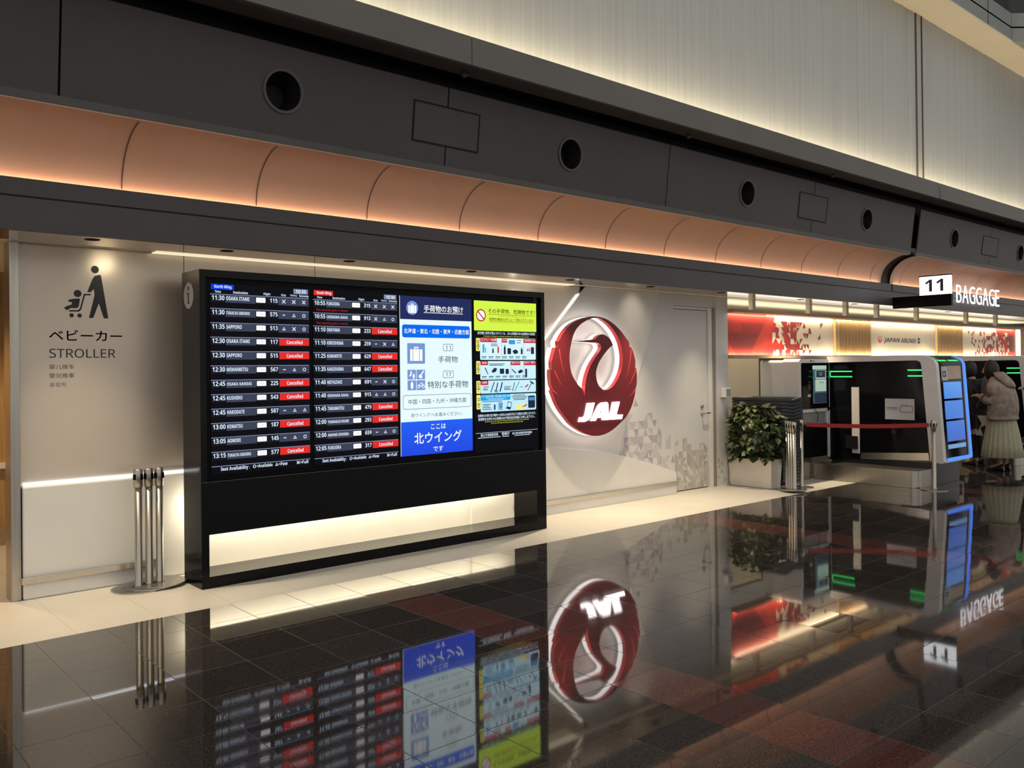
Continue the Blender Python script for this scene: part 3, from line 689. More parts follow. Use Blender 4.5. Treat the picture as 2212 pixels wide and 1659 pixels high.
# recessed downlights
dl = DL
pl = ['above the stroller pictogram', 'above the left end of the flight board', 'above the first flight column', 'above the blue and white screen', 'left above the red emblem', 'right above the red emblem', 'above the door', 'above the bag drop kiosk', 'left of the oak slats', 'above the lettered panel', 'above the second oak slats']
for i, x in enumerate(dl):
    t = empty('downlight', (x, 6.46, 2.536), 'recessed round downlight in the polished soffit ' + pl[i], 'downlight', 'soffit downlights')
    b = MB(); b.prism([circ(x, 6.46, .052, n=24), circ(x, 6.46, .0455, n=24)], 2.5335, 2.5358, XY); b.wall(circ(x, 6.46, .0455, n=24), 2.5335, 2.572, XY); obj('ring', b, M['black_satin'], t)
    b = MB(); b.flat(circ(x, 6.46, .0454, n=24), 2.5715, XY); obj('lamp', b, M['lamp'], t, fix=False)
    spot('downlight_%02d' % i, (x, 6.46, 2.566), {1.75: 190, 2.72: 50, 7.78: 190, 9.17: 130, 11.06: 260}.get(x, 220 if x < 9.5 else 120), (1.0, 0.82, 0.56), 82, 1.0, target=(x, (6.02 if x < 3 else 6.17) if x < 10 else 6.45, 0), r=0.02)

# ================================================================== LIGHTS
WARM = (1.0, 0.80, 0.52)
area('cove_light_a', (3.1, 6.345, 2.862), (0, 1, 0.8), 20.2, 0.015, 27, (1.0, 0.52, 0.30))
area('cove_light_b', (21.0, 6.345, 2.862), (0, 1, 0.8), 14.6, 0.015, 20, (1.0, 0.52, 0.30))
area('wall_washer', (11.5, 5.70, 4.20), (0, 0.12, 1), 36.0, 0.04, 300, (1.0, 0.80, 0.50))
area('board_backlight', (4.18, 6.655, 0.55), (0, 1, -0.35), 3.25, 0.10, 27, (1.0, 0.87, 0.63))
area('diag_glow', (6.25, 6.78, 1.66), (-0.6, 1, 0.1), 0.03, 1.6, 2.0, (1.0, 0.93, 0.82))
for x0, x1 in ((9.95, 12.74), (13.98, 16.48), (17.72, 20.5)):
    area('band_light_up', ((x0 + x1) / 2, 6.865, 1.762), (0, 0.35, 1), x1 - x0, 0.02, 7 * (x1 - x0) / 2.8, WARM)
    area('band_light_down', ((x0 + x1) / 2, 6.865, 2.325), (0, 0.35, -1), x1 - x0, 0.02, 7 * (x1 - x0) / 2.8, WARM)
for x in (13.35, 17.1):
    area('slat_light', (x, 6.845, 1.765), (0, 0.4, 1), 1.1, 0.02, 2.5, WARM); area('slat_light', (x, 6.845, 2.32), (0, 0.4, -1), 1.1, 0.02, 2.5, WARM)
spot('corridor_light', (0.9, 8.4, 2.5), 120, (1.0, 0.72, 0.40), 120, 0.8, target=(0.9, 8.6, 0))
area('bay_ceiling_fill', (16, 7.35, 2.36), (0, 0, 1), 12.5, 0.5, 45, (1.0, 0.86, 0.60))  # added light with no fixture, brightens the ceiling of the bay
spot('wall_glow_fill', (2.06, 6.50, 2.48), 2.2, (1.0, 0.86, 0.6), 95, 1.0, target=(2.06, 6.92, 2.28), r=0.08)  # added free-hanging spot, makes the soft highlight on the metal wall
spot('wall_glow_fill', (7.95, 6.50, 2.50), 2.8, (1.0, 0.88, 0.66), 80, 1.0, target=(7.95, 6.92, 2.2), r=0.03)  # second added spot without a lamp body, highlights the emblem wall
area('bay_fill', (14.5, 7.6, 2.50), (0, 0, -1), 9, 1.2, 42, (1.0, 0.85, 0.6))  # added fill that lifts the beige panel and bay, no lamp there

# ================================================================== EMBLEM
t = empty('airline_emblem', (7.12, 6.80, 1.51), 'big round red crane emblem with white glowing edge on the white wall', 'emblem')
def inset(lp, d):
    """loop moved inwards by d (negative = outwards)"""
    n = len(lp); out = []; ar = sum(lp[i][0] * lp[(i + 1) % n][1] - lp[(i + 1) % n][0] * lp[i][1] for i in range(n)); s = 1 if ar > 0 else -1
    for i in range(n):
        a, p, c = Vector(lp[i - 1]), Vector(lp[i]), Vector(lp[(i + 1) % n])
        n1 = (p - a); n1 = Vector((-n1.y, n1.x)).normalized() * s; n2 = (c - p); n2 = Vector((-n2.y, n2.x)).normalized() * s
        m = n1 + n2
        if m.length < .3: out.append((p.x, p.y)); continue
        m.normalize(); q = p + m * d / max(.5, m.dot(n1)); out.append((q.x, q.y))
    return out
b = MB(); b.mi = 0
for w in (6.72,): b.flat([EMB_OUT, EMB_HOLE], w)
b.mi = 1; b.wall(EMB_OUT, 6.72, 6.775, XZ); b.wall(EMB_HOLE, 6.72, 6.775, XZ)
b.mi = 0; b.flat([EMB_OUT, EMB_HOLE], 6.775)
obj('red_face', b, [M['red'], M['red_side']], t)
b = MB(); b.wall(EMB_OUT, 6.776, 6.845); b.wall(EMB_HOLE, 6.776, 6.845); b.mi = 1; b.flat([EMB_OUT, EMB_HOLE], 6.845)
obj('glowing_edge', b, [M['halo'], M['halo_back']], t)
b = MB()
for x, z in ((6.75, 1.25), (7.5, 1.25), (7.12, .95)): b.lathe([(0.02, 0), (0.02, .045)], (x, 6.842, z), 10, axis='y')
obj('stand_off', b, M['steel'], t)
for nm, lp in (('letter', [EMB_J]), ('letter', [EMB_A, EMB_AH]), ('letter', [EMB_L])):
    b = MB(); b.prism(lp, 6.706, 6.7205); obj(nm, b, M['letter'], t)
b = MB()
for l in FEATH:
    n = len(l); P = [Vector(p) for p in l]; up = []; lo = []
    pts = []
    for k in range(9):
        s = k / 8
        p = P[0] * (1 - s) ** 2 + P[1] * 2 * s * (1 - s) + P[2] * s * s; q = P[0] * (1 - s - .01) ** 2 + P[1] * 2 * (s + .01) * (1 - s - .01) + P[2] * (s + .01) ** 2
        dv = (q - p).normalized(); nv = Vector((-dv.y, dv.x)) * .007 * (1 - s * .85); up.append(tuple(p + nv)); lo.append(tuple(p - nv))
    b.flat([up + lo[::-1]], 6.7185)
obj('feather_lines', b, M['feather'], t, fix=False)

# ================================================================== STROLLER SIGN
t = empty('stroller_sign', (1.8, 6.92, 1.9), 'black stroller pictogram with lettering in several languages on the metal wall', 'wall sign')
b = MB(); w = 6.9185
b.flat(circ(1.89, 2.379, .0275, .0285), w); b.flat(PIC_BODY, w)
b.flat(circ(1.769, 2.193, .0268, .0268), w); b.flat(PIC_CHILD, w)
P = [Vector(p) for p in PIC_CART]
for a, c in zip(P, P[1:]):
    dv = (c - a).normalized(); nv = Vector((-dv.y, dv.x)) * .0055; e = dv * .004
    b.flat([tuple(a - e + nv), tuple(c + e + nv), tuple(c + e - nv), tuple(a - e - nv)], w)
b.flat(circ(1.727, 2.030, .0155), w); b.flat(circ(1.781, 2.030, .0155), w)
obj('pictogram', b, M['ink'], t, fix=False)
b = MB(); text(b, [('ベビーカー', 1.576, 2.078, 1.843, 1.922, .008)], w); obj('japanese_line', b, M['ink'], t, fix=False)
b = MB(); text(b, [('STROLLER', 1.576, 2.031, 1.716, 1.782, -.004)], w); obj('english_line', b, M['ink'], t, fix=False)
b = MB(); text(b, [('婴儿推车', 1.576, 1.742, 1.634, 1.668, 0), ('嬰兒推車', 1.576, 1.742, 1.569, 1.604, 0), ('유모차', 1.578, 1.688, 1.503, 1.537, 0)], w); obj('small_lines', b, M['ink_grey'], t, fix=False)

# ================================================================== FLIGHT BOARD
bd = empty('flight_board', (4.17, 6.45, 0), 'large black flight information board with four upright screens', 'information board')
x0, x1, y0, y1, zt = 2.43, 5.912, 6.275, 6.62, 2.36
b = MB()
b.prism([[(x0, 0), (x1, 0), (x1, zt), (x0, zt)], [(2.488, .085), (5.785, .085), (5.785, .395), (2.488, .395)], [(2.475, .79), (5.865, .79), (5.865, 2.305), (2.475, 2.305)]], y0, y0 + .03)
b.box(x0, 2.488, y0 + .03, y1, 0, zt); b.box(5.785, x1, y0 + .03, y1, 0, zt)
b.box(2.488, 5.785, y0 + .03, y1, 0, .085); b.box(2.488, 5.785, y0 + .03, y1, 2.31, zt)
obj('frame', b, M['black_gloss'], bd)
b = MB(); b.box(2.488, 5.785, y0 + .032, y1, .395, .78); obj('lower_panel', b, M['black_satin'], bd)
b = MB(); b.box(2.476, 5.864, y0 + .034, y1, .781, 2.304); obj('display_panel', b, M['black_satin'], bd)
b = MB(); b.box(2.436, 5.906, y0 - .001, y0 + .002, .783, .786); obj('joint_line', b, M['band'], bd)
b = MB(); b.flat(circ(6.485, 2.178, .098, .100, 40), x0 - .0015, YZ)
em = obj('information_mark', b, mat('pale_disc', (.62, .60, .55, 1), .5, var=.02), bd, fix=False)
b = MB(); b.flat(circ(6.487, 2.232, .016), x0 - .003, YZ)
b.flat([(6.515, 2.198), (6.475, 2.202), (6.475, 2.128), (6.460, 2.124), (6.460, 2.118), (6.512, 2.118), (6.512, 2.124), (6.497, 2.128), (6.497, 2.190), (6.515, 2.190)], x0 - .003, YZ)
obj('letter', b, M['ink'], em, fix=False)

E_ = lambda r, g, bb, s=1.0: glow('display_%d_%d_%d' % (r, g, bb), rgb(r, g, bb), s)
BAR = E_(62, 66, 86); LINE = E_(128, 136, 172); TXT = E_(222, 240, 255); WHT = E_(250, 252, 250); REDB = E_(233, 44, 40); BLUE = E_(0, 62, 230)
NAVY = E_(34, 44, 92); PALE = E_(120, 152, 214); DARKT = E_(28, 48, 74); REDT = E_(196, 46, 40); CELL = E_(22, 24, 33); BLK = E_(10, 11, 17)
SY = 6.302
def screen(xa, xb, za, zb, m, label):
    b = MB(); b.box(xa, xb, SY, SY + .006, za, zb); o = obj('screen', b, m, bd); o['label'] = label; return o
def sub(name, build, m, par, k=1):
    b = MB(); build(b, SY - .0012 * k); return obj(name, b, m, par, fix=False)
def sym(b, ch, cx, cz, w, s=.0145):
    if ch == 'X':
        for sg in (1, -1):
            dx, dz = s * .95, s * .95 * sg; nx, nz = .0023 * sg, -.0023
            b.flat([(cx - dx + nx, cz - dz + nz), (cx + dx + nx, cz + dz + nz), (cx + dx - nx, cz + dz - nz), (cx - dx - nx, cz - dz - nz)], w)
    elif ch == 'T':
        tr = lambda r: [(cx - r, cz - r * .8), (cx + r, cz - r * .8), (cx, cz + r * 1.0)]
        b.flat([tr(s * 1.05), [(cx - s * .52, cz - s * .50), (cx + s * .52, cz - s * .50), (cx, cz + s * .46)]], w)
    elif ch == 'O': b.flat([circ(cx, cz, s * .98, n=20), circ(cx, cz, s * .62, n=20)], w)
    else: b.rect(cx - s * .75, cx + s * .75, cz - .003, cz + .004, w)
S1 = [("11:30", "OSAKA ITAMI", "115", "XXX"), ("11:30", "TOKACHI-OBIHIRO", "575", "-TO"), ("11:35", "SAPPORO", "513", "TXO"), ("12:30", "OSAKA ITAMI", "117", ""), ("12:30", "SAPPORO", "515", ""), ("12:30", "MEMANBETSU", "567", "-TO"), ("12:45", "OSAKA KANSAI", "225", ""), ("12:45", "KUSHIRO", "543", ""), ("12:45", "HAKODATE", "587", "-TT"), ("13:00", "KOMATSU", "187", ""), ("13:05", "AOMORI", "145", "-TO"), ("13:15", "TOKACHI-OBIHIRO", "577", "")]
S2 = [("10:55", "FUKUOKA", "315", "XXX"), ("10:55", "OKINAWA-NAHA", "913", "XTO"), ("11:10", "OKAYAMA", "233", ""), ("11:10", "HIROSHIMA", "259", "-XT"), ("11:25", "KUMAMOTO", "629", ""), ("11:35", "KAGOSHIMA", "647", ""), ("11:40", "MIYAZAKI", "691", "-XO"), ("11:40", "OKINAWA-NAHA", "915", "TTO"), ("11:45", "TAKAMATSU", "479", ""), ("12:00", "YAMAGUCHIUBE", "293", ""), ("12:00", "AMAMI-OSHIMA", "659", "-TO"), ("12:05", "FUKUOKA", "317", "")]
def flights(X, rows, wing, badge, zl, label, gate=0):
    par = screen(X - .004, X + .806, .832, 2.264, BLK, label)
    pt = .1075; Z = lambda i: zl - pt * i
    def cells(b, w):
        for i in range(12):
            z = Z(i); b.rect(X - .004, X + .11, z - .062, z - .004, w); b.rect(X + .353, X + .536, z - .064, z - .004, w)
    sub('dark_cells', cells, CELL, par, 1)
    def bars(b, w):
        for i, r in enumerate(rows):
            z = Z(i); b.rect(X + .112, X + .351, z - .063, z - .004, w)
            if r[3]: b.rect(X + .538, X + .802, z - .066, z - .004, w)
    sub('grey_cells', bars, BAR, par, 2)
    def lines(b, w):
        for i in range(13): b.rect(X - .006, X + .802, Z(i) - .006, Z(i), w)
        b.rect(X + .670, X + .796, zl + .029, zl + .069, w)
    sub('row_lines', lines, LINE, par, 2)
    sub('wing_badge', lambda b, w: b.rect(X + .002, X + .178, zl + .033, zl + .073, w), badge, par, 2)
    def canc(b, w):
        for i, r in enumerate(rows):
            if not r[3]: b.rect(X + .543, X + .802, Z(i) - .061, Z(i) - .007, w)
    sub('cancelled_banners', canc, REDB, par, 3)
    def tags(b, w):
        for i in range(12): b.flat(rrect(X + .355, X + .432, Z(i) - .053, Z(i) - .014, .005, 3), w)
    sub('carrier_tags', tags, WHT, par, 3)
    def dash(b, w):
        rr = random.Random(len(wing))
        for i in range(12):
            b.rect(X + .388, X + .412, Z(i) - .034, Z(i) - .032, w)
            if rr.random() < .4: b.rect(X + .366, X + .369, Z(i) - .034, Z(i) - .032, w)
    sub('tag_marks', dash, E_(150, 150, 150), par, 4)
    def letters(b, w):
        sp = [(wing, X + .026, X + .158, zl + .036, zl + .067, .012), ('10:36', X + .688, X + .776, zl + .036, zl + .063, .012),
              ('Time', X + .028, X + .076, zl + .008, zl + .026, .015), ('Destination', X + .172, X + .288, zl + .007, zl + .026, .015), ('Flight', X + .416, X + .472, zl + .003, zl + .026, .015),
              ('First', X + .564, X + .602, zl + .006, zl + .024, .015), ('Class J', X + .640, X + .698, zl + .006, zl + .024, .015), ('Economy', X + .718, X + .800, zl + .002, zl + .024, .015),
              ('Seat Availability :', X + .064, X + .290, Z(12) - .046, Z(12) - .010, .012), ('=Available', X + .345, X + .477, Z(12) - .036, Z(12) - .010, .012), ('=Few', X + .528, X + .604, Z(12) - .036, Z(12) - .010, .012), ('=Full', X + .710, X + .784, Z(12) - .036, Z(12) - .010, .012)]
        for i, r in enumerate(rows):
            z = Z(i); L = len(r[1]); wd = min(.0158 * L + .01, .196 if L < 15 else .186)
            hh = .029 if L < 12 else .024
            sp += [(r[0], X + .006, X + .103, z - .047, z - .012, .022), (r[1], X + .116, X + .116 + wd, z - .045, z - .045 + hh, .014), (r[2], X + .468, X + .531, z - .049, z - .016, .02)]
            if not r[3]: sp.append(('Cancelled', X + .605, X + .743, z - .049, z - .019, .02))
        text(b, sp, w)
        for i, r in enumerate(rows):
            for k, ch in enumerate(r[3]): sym(b, ch, X + (.584, .670, .757)[k], Z(i) - .036, w)
        sym(b, 'O', X + .328, Z(12) - .025, w, .013); sym(b, 'T', X + .512, Z(12) - .024, w, .013); sym(b, 'X', X + .695, Z(12) - .024, w, .012)
    sub('white_lettering', letters, TXT, par, 5)
    if gate: sub('red_notices', lambda b, w: text(b, [('The security gate is closed', X + .022, X + .312, Z(i) - .098, Z(i) - .075, .008) for i in range(gate)], w), REDT, par, 3)
flights(2.525, S1, 'North Wing', BLUE, 2.186, 'black departures screen headed with a blue badge')
flights(3.371, S2, 'South Wing', REDB, 2.182, 'black departures screen headed with a red badge', 2)

# ---- baggage screen
X = 4.204
par = screen(X, 5.0, .844, 2.252, screen_mat('screen_white', (0.80, 0.93, 1.0, 1), (0.78, 0.98, 1.0, 1), 1.0, 2.2, 1.0), 'white and blue baggage guide screen in Japanese')
sub('navy_header', lambda b, w: b.rect(X, 5.0, 2.046, 2.252, w), NAVY, par)
sub('blue_footer', lambda b, w: b.rect(X, 5.0, .844, 1.142, w), screen_mat('screen_blue', (0.0, 0.10, 0.90, 1), (0.0, 0.05, 0.75, 1), .84, 1.14), par)
def pale(b, w):
    b.flat(circ(4.333, 2.148, .063, .062), w); b.flat(rrect(4.276, 4.466, 1.654, 1.836, .008), w)
    for u0, u1, v0, v1 in ((4.276, 4.367, 1.515, 1.601), (4.373, 4.464, 1.515, 1.601), (4.276, 4.367, 1.420, 1.507), (4.373, 4.464, 1.420, 1.507)): b.rect(u0, u1, v0, v1, w)
sub('pale_blue_tiles', pale, PALE, par, 2)
sub('blue_banner', lambda b, w: b.flat(rrect(4.224, 4.978, 1.886, 2.0, .022), w), E_(0, 108, 240), par, 2)
def case(b, w, cx, cz, s):
    b.flat(rrect(cx - .78 * s, cx - .44 * s, cz - .72 * s, cz + .5 * s, .08 * s), w); b.flat(rrect(cx + .44 * s, cx + .78 * s, cz - .72 * s, cz + .5 * s, .08 * s), w)
    b.rect(cx - .38 * s, cx + .38 * s, cz - .72 * s, cz + .5 * s, w)
    b.flat([(cx - .26 * s, cz + .5 * s), (cx - .26 * s, cz + .76 * s), (cx + .26 * s, cz + .76 * s), (cx + .26 * s, cz + .5 * s), (cx + .14 * s, cz + .5 * s), (cx + .14 * s, cz + .64 * s), (cx - .14 * s, cz + .64 * s), (cx - .14 * s, cz + .5 * s)], w)
def icons(b, w):
    case(b, w, 4.333, 2.142, .056); case(b, w, 4.371, 1.740, .085)
    b.flat([(4.283, 1.545), (4.300, 1.552), (4.310, 1.590), (4.322, 1.588), (4.320, 1.562), (4.312, 1.543)], w); b.flat(circ(4.341, 1.543, .011, .024, 16), w)
    b.flat([(4.40, 1.53), (4.425, 1.522), (4.436, 1.538), (4.428, 1.553), (4.455, 1.590), (4.447, 1.597), (4.418, 1.562), (4.400, 1.556), (4.392, 1.54)], w)
    b.flat(circ(4.322, 1.463, .015, .034, 20), w)
    for cx in (4.395, 4.443): b.flat([circ(cx, 1.452, .017, n=20), circ(cx, 1.452, .011, n=20)], w)
    for a, c in (((4.395, 1.452), (4.412, 1.482)), ((4.412, 1.482), (4.436, 1.480)), ((4.443, 1.452), (4.432, 1.490)), ((4.419, 1.454), (4.436, 1.478)), ((4.395, 1.454), (4.419, 1.454))):
        a = Vector(a); c = Vector(c); n = (c - a).normalized(); n = Vector((-n.y, n.x)) * .0025; b.flat([tuple(a + n), tuple(c + n), tuple(c - n), tuple(a - n)], w)
    text(b, [('手荷物のお預け', 4.458, 4.899, 2.118, 2.178, .012), ('北海道・東北・北陸・東海・近畿方面', 4.242, 4.965, 1.922, 1.966, .014), ('ここは', 4.522, 4.687, 1.066, 1.112, .012), ('北ウイング', 4.340, 4.866, .944, 1.042, .012), ('です', 4.545, 4.655, .866, .910, .012)], w)
    b.rect(4.457, 4.899, 2.108, 2.113, w)
sub('white_lettering', icons, WHT, par, 3)
def darkt(b, w):
    text(b, [('11', 4.694, 4.752, 1.781, 1.816, .0), ('手荷物', 4.609, 4.832, 1.663, 1.722, .008), ('17', 4.694, 4.756, 1.537, 1.573, 0), ('特別な手荷物', 4.491, 4.950, 1.432, 1.497, .008), ('中国・四国・九州・沖縄方面', 4.282, 4.926, 1.296, 1.340, .002), ('へお進みください。', 4.525, 4.881, 1.178, 1.213, .002)], w)
    for u0, u1, v0, v1 in ((4.667, 4.779, 1.769, 1.832), (4.664, 4.782, 1.523, 1.589)): b.flat([rrect(u0, u1, v0, v1, .012), rrect(u0 + .004, u1 - .004, v0 + .004, v1 - .004, .010)], w)
sub('dark_lettering', darkt, DARKT, par, 3)
def redt(b, w):
    text(b, [('南ウイング', 4.309, 4.515, 1.180, 1.214, .002)], w)
    b.flat([rrect(4.225, 4.986, 1.252, 1.377, .022), rrect(4.229, 4.982, 1.256, 1.373, .02)], w)
sub('plum_lettering', redt, E_(150, 60, 100), par, 3)

# ---- dangerous goods screen
par = screen(5.027, 5.823, .818, 2.247, BLK, 'dangerous goods poster screen with a bright yellow head')
YEL = E_(214, 248, 74); PAN = screen_mat('screen_panel', (0.70, 0.95, 1.0, 1), (0.50, 0.82, 1.0, 1), 1.2, 1.95); PY = E_(250, 240, 120); CR = E_(206, 36, 48); DK = E_(30, 42, 66); YT = E_(236, 236, 90); OR = E_(226, 110, 30)
sub('yellow_head', lambda b, w: b.rect(5.030, 5.822, 1.964, 2.246, w), YEL, par)
def nosign(b, w):
    b.flat([circ(5.113, 2.108, .059), circ(5.113, 2.108, .047)], w)
    a = math.radians(-45); c, s_ = math.cos(a), math.sin(a); q = []
    for u, v in ((-.05, -.006), (.05, -.006), (.05, .006), (-.05, .006)): q.append((5.113 + u * c - v * s_, 2.108 + u * s_ + v * c))
    b.flat(q, w)
sub('white_disc', lambda b, w: b.flat(circ(5.113, 2.108, .05), w), WHT, par, 2)
sub('prohibition_ring', nosign, E_(196, 40, 36), par, 3)
def headt(b, w):
    text(b, [('その手荷物、危険物です！', 5.203, 5.802, 2.131, 2.176, .014), ('危険物の輸送は法令によって禁止されています。', 5.214, 5.787, 2.064, 2.090, .008)], w)
sub('black_lettering', headt, E_(40, 44, 10), par, 2)
def heado(b, w):
    text(b, [('Your Item might be Dangerous Goods!', 5.318, 5.670, 2.098, 2.112, .0), ('Dangerous Goods are NOT allowed to be carried on the aircraft by law.', 5.214, 5.785, 2.036, 2.050, .0)], w)
    b.rect(5.203, 5.802, 2.118, 2.123, w); b.rect(5.214, 5.787, 2.055, 2.060, w)
sub('ochre_lettering', heado, E_(186, 120, 20), par, 2)
pn = [(5.100, 5.812, 1.687, 1.896), (5.100, 5.810, 1.499, 1.675), (5.101, 5.809, 1.368, 1.490), (5.100, 5.809, 1.194, 1.357)]
def panels(b, w):
    for p in pn: b.flat(rrect(*p, .012), w)
sub('pale_panels', panels, PAN, par, 1)
def keys(b, w):
    for v0, v1 in ((1.770, 1.893), (1.552, 1.676), (1.369, 1.489), (1.222, 1.357)): b.flat(rrect(5.050, 5.098, v0, v1, .008), w)
    b.rect(5.60, 5.655, 1.208, 1.262, w); b.rect(5.535, 5.588, 1.205, 1.248, w)
sub('yellow_keys', keys, PY, par, 2)
def reds_(b, w):
    for u0, u1, v0, v1 in ((5.101, 5.305, 1.855, 1.894), (5.368, 5.437, 1.853, 1.892), (5.649, 5.811, 1.853, 1.893), (5.101, 5.193, 1.637, 1.675), (5.479, 5.604, 1.635, 1.673), (5.649, 5.809, 1.634, 1.672), (5.101, 5.194, 1.449, 1.490)): b.rect(u0, u1, v0, v1, w)
    for u, v0, v1 in ((5.366, 1.687, 1.89), (5.648, 1.687, 1.89), (5.477, 1.50, 1.67), (5.648, 1.50, 1.67)): b.rect(u - .0015, u + .0015, v0, v1, w)
    b.flat([(5.625, 1.222), (5.662, 1.232), (5.655, 1.222), (5.690, 1.245), (5.655, 1.250), (5.662, 1.242), (5.628, 1.232)], w)
    b.flat(rrect(5.312, 5.330, 1.752, 1.812, .006), w); b.flat([(5.66, 1.424), (5.70, 1.448), (5.708, 1.437), (5.668, 1.412)], w)
    for u in (5.69, 5.715): b.flat([(u, 1.78), (u + .018, 1.81), (u + .02, 1.765)], w)
sub('red_tabs', reds_, CR, par, 3)
sub('cyan_tab', lambda b, w: b.rect(5.100, 5.470, 1.301, 1.356, w), E_(0, 172, 236), par, 2)
def wt(b, w):
    text(b, [('航空機に搭載が禁止されている、または制限がある危険物の代表例', 5.068, 5.799, 1.928, 1.955, .012), ('危険物のお預け及び機内への持込みは50万円以下の罰金の対象となります。', 5.061, 5.798, 1.147, 1.174, .012), ('危険物をお持ちのお客様は必ず航空会社係員にお申し出下さい。', 5.066, 5.787, 1.113, 1.141, .012),
             ('国土交通省航空局', 5.095, 5.305, .962, .990, .012), ('警察庁', 5.352, 5.451, .962, .990, .012), ('協力 国内定期航空保安協議会', 5.487, 5.747, .962, .984, .012),
             ('スプレー缶類', 5.108, 5.298, 1.866, 1.888, .01), ('引火物', 5.375, 5.430, 1.866, 1.886, .01), ('火薬を使用したもの', 5.656, 5.804, 1.866, 1.886, .01), ('電池類', 5.118, 5.176, 1.650, 1.670, .01), ('発熱するもの', 5.487, 5.598, 1.650, 1.668, .01), ('酸化ガス・圧縮ガス', 5.655, 5.804, 1.650, 1.668, .01), ('凶器類', 5.118, 5.176, 1.463, 1.484, .01), ('リチウム電池を内蔵した電子機器をお預けの場合', 5.108, 5.462, 1.330, 1.350, .008)], w)
    b.rect(5.035, 5.822, .996, .999, w)
    for u0, u1 in ((5.058, 5.339), (5.361, 5.444), (5.516, 5.720)): b.rect(u0, u1, .949, .954, w)
    for u0, u1, v in ((5.16, 5.42, 1.318), (5.18, 5.38, 1.309)): b.rect(u0, u1, v, v + .003, w)
sub('white_lettering', wt, TXT, par, 5)
def yt(b, w):
    text(b, [('Examples of Dangerous Goods prohibited or restricted on the aircraft.', 5.144, 5.724, 1.904, 1.919, .008), ('Any person who carries Dangerous Goods can be liable for a penalty of up to 500,000 yen.', 5.148, 5.712, 1.094, 1.108, .008), ('If you have any Dangerous Goods, please ask your aviation agent.', 5.225, 5.636, 1.076, 1.090, .008)], w)
sub('yellow_lettering', yt, YT, par, 2)
def goods(b, w):
    R = b.rect
    bottle = lambda cx, z, wd, h: b.flat([(cx - wd, z), (cx + wd, z), (cx + wd, z + h * .7), (cx + wd * .4, z + h * .85), (cx + wd * .4, z + h), (cx - wd * .4, z + h), (cx - wd * .4, z + h * .85), (cx - wd, z + h * .7)], w)
    bottle(5.403, 1.740, .012, .09); bottle(5.622, 1.742, .012, .065); bottle(5.255, 1.752, .009, .05)
    b.flat(rrect(5.437, 5.483, 1.742, 1.80, .01), w); b.flat([(5.505, 1.762), (5.53, 1.742), (5.572, 1.752), (5.572, 1.775), (5.54, 1.79), (5.506, 1.776)], w)
    R(5.745, 5.785, 1.745, 1.812, w)
    b.flat([(5.15, 1.61), (5.16, 1.615), (5.195, 1.553), (5.186, 1.552)], w); b.flat([(5.235, 1.58), (5.27, 1.612), (5.305, 1.605), (5.29, 1.575), (5.25, 1.563)], w); R(5.338, 5.392, 1.553, 1.603, w); b.flat(rrect(5.41, 5.452, 1.55, 1.60, .01), w)
    b.flat([(5.487, 1.592), (5.497, 1.597), (5.548, 1.562), (5.54, 1.553)], w); b.flat([(5.568, 1.57), (5.60, 1.592), (5.635, 1.585), (5.63, 1.565), (5.585, 1.553)], w); b.flat(rrect(5.665, 5.69, 1.515, 1.60, .008), w)
    for (a, c), t_ in ((((5.222, 1.378), (5.268, 1.477)), .005), (((5.285, 1.385), (5.312, 1.470)), .006), (((5.338, 1.383), (5.368, 1.472)), .007), (((5.497, 1.385), (5.526, 1.470)), .004), (((5.526, 1.382), (5.587, 1.477)), .003), (((5.697, 1.386), (5.756, 1.470)), .004), (((5.73, 1.474), (5.778, 1.448)), .007), (((5.268, 1.21), (5.270, 1.262)), .009)):
        a = Vector(a); c = Vector(c); n = (c - a).normalized(); n = Vector((-n.y, n.x)) * t_; b.flat([tuple(a + n), tuple(c + n), tuple(c - n), tuple(a - n)], w)
    b.flat([circ(5.277, 1.388, .011, n=14), circ(5.277, 1.388, .006, n=14)], w); b.flat([circ(5.303, 1.384, .011, n=14), circ(5.303, 1.384, .006, n=14)], w)
    b.flat([[(5.315, 1.212), (5.365, 1.208), (5.368, 1.275), (5.318, 1.278)], [(5.320, 1.218), (5.360, 1.214), (5.362, 1.269), (5.323, 1.272)]], w)
    b.flat([[(5.425, 1.230), (5.475, 1.222), (5.488, 1.275), (5.432, 1.286)], [(5.431, 1.236), (5.470, 1.228), (5.481, 1.270), (5.437, 1.279)]], w); b.flat([(5.40, 1.222), (5.425, 1.230), (5.475, 1.222), (5.462, 1.205)], w)
    b.flat(rrect(5.700, 5.792, 1.212, 1.333, .012), w)
    for p, nn in ((pn[0], 3), (pn[1], 3)):
        for u in range(8):
            if u in (7,): continue
            R(p[0] + .015 + u * .085, p[0] + .075 + u * .085, p[2] + .026, p[2] + .033, w); R(p[0] + .015 + u * .085, p[0] + .07 + u * .085, p[2] + .014, p[2] + .018, w)
    for u0, u1, v in ((5.13, 5.20, 1.428), (5.13, 5.18, 1.41), (5.13, 5.19, 1.40), (5.39, 5.48, 1.425), (5.39, 5.46, 1.41), (5.39, 5.48, 1.398), (5.60, 5.63, 1.42), (5.12, 5.22, 1.262), (5.13, 5.20, 1.248), (5.12, 5.22, 1.232), (5.12, 5.23, 1.215), (5.50, 5.66, 1.340), (5.48, 5.69, 1.325), (5.50, 5.68, 1.310), (5.51, 5.66, 1.297), (5.12, 5.36, 1.288), (5.20, 5.40, 1.645), (5.21, 5.38, 1.632), (5.56, 5.62, 1.874), (5.56, 5.61, 1.85), (5.23, 5.31, 1.835), (5.23, 5.32, 1.82)): R(u0, u1, v, v + .006, w)
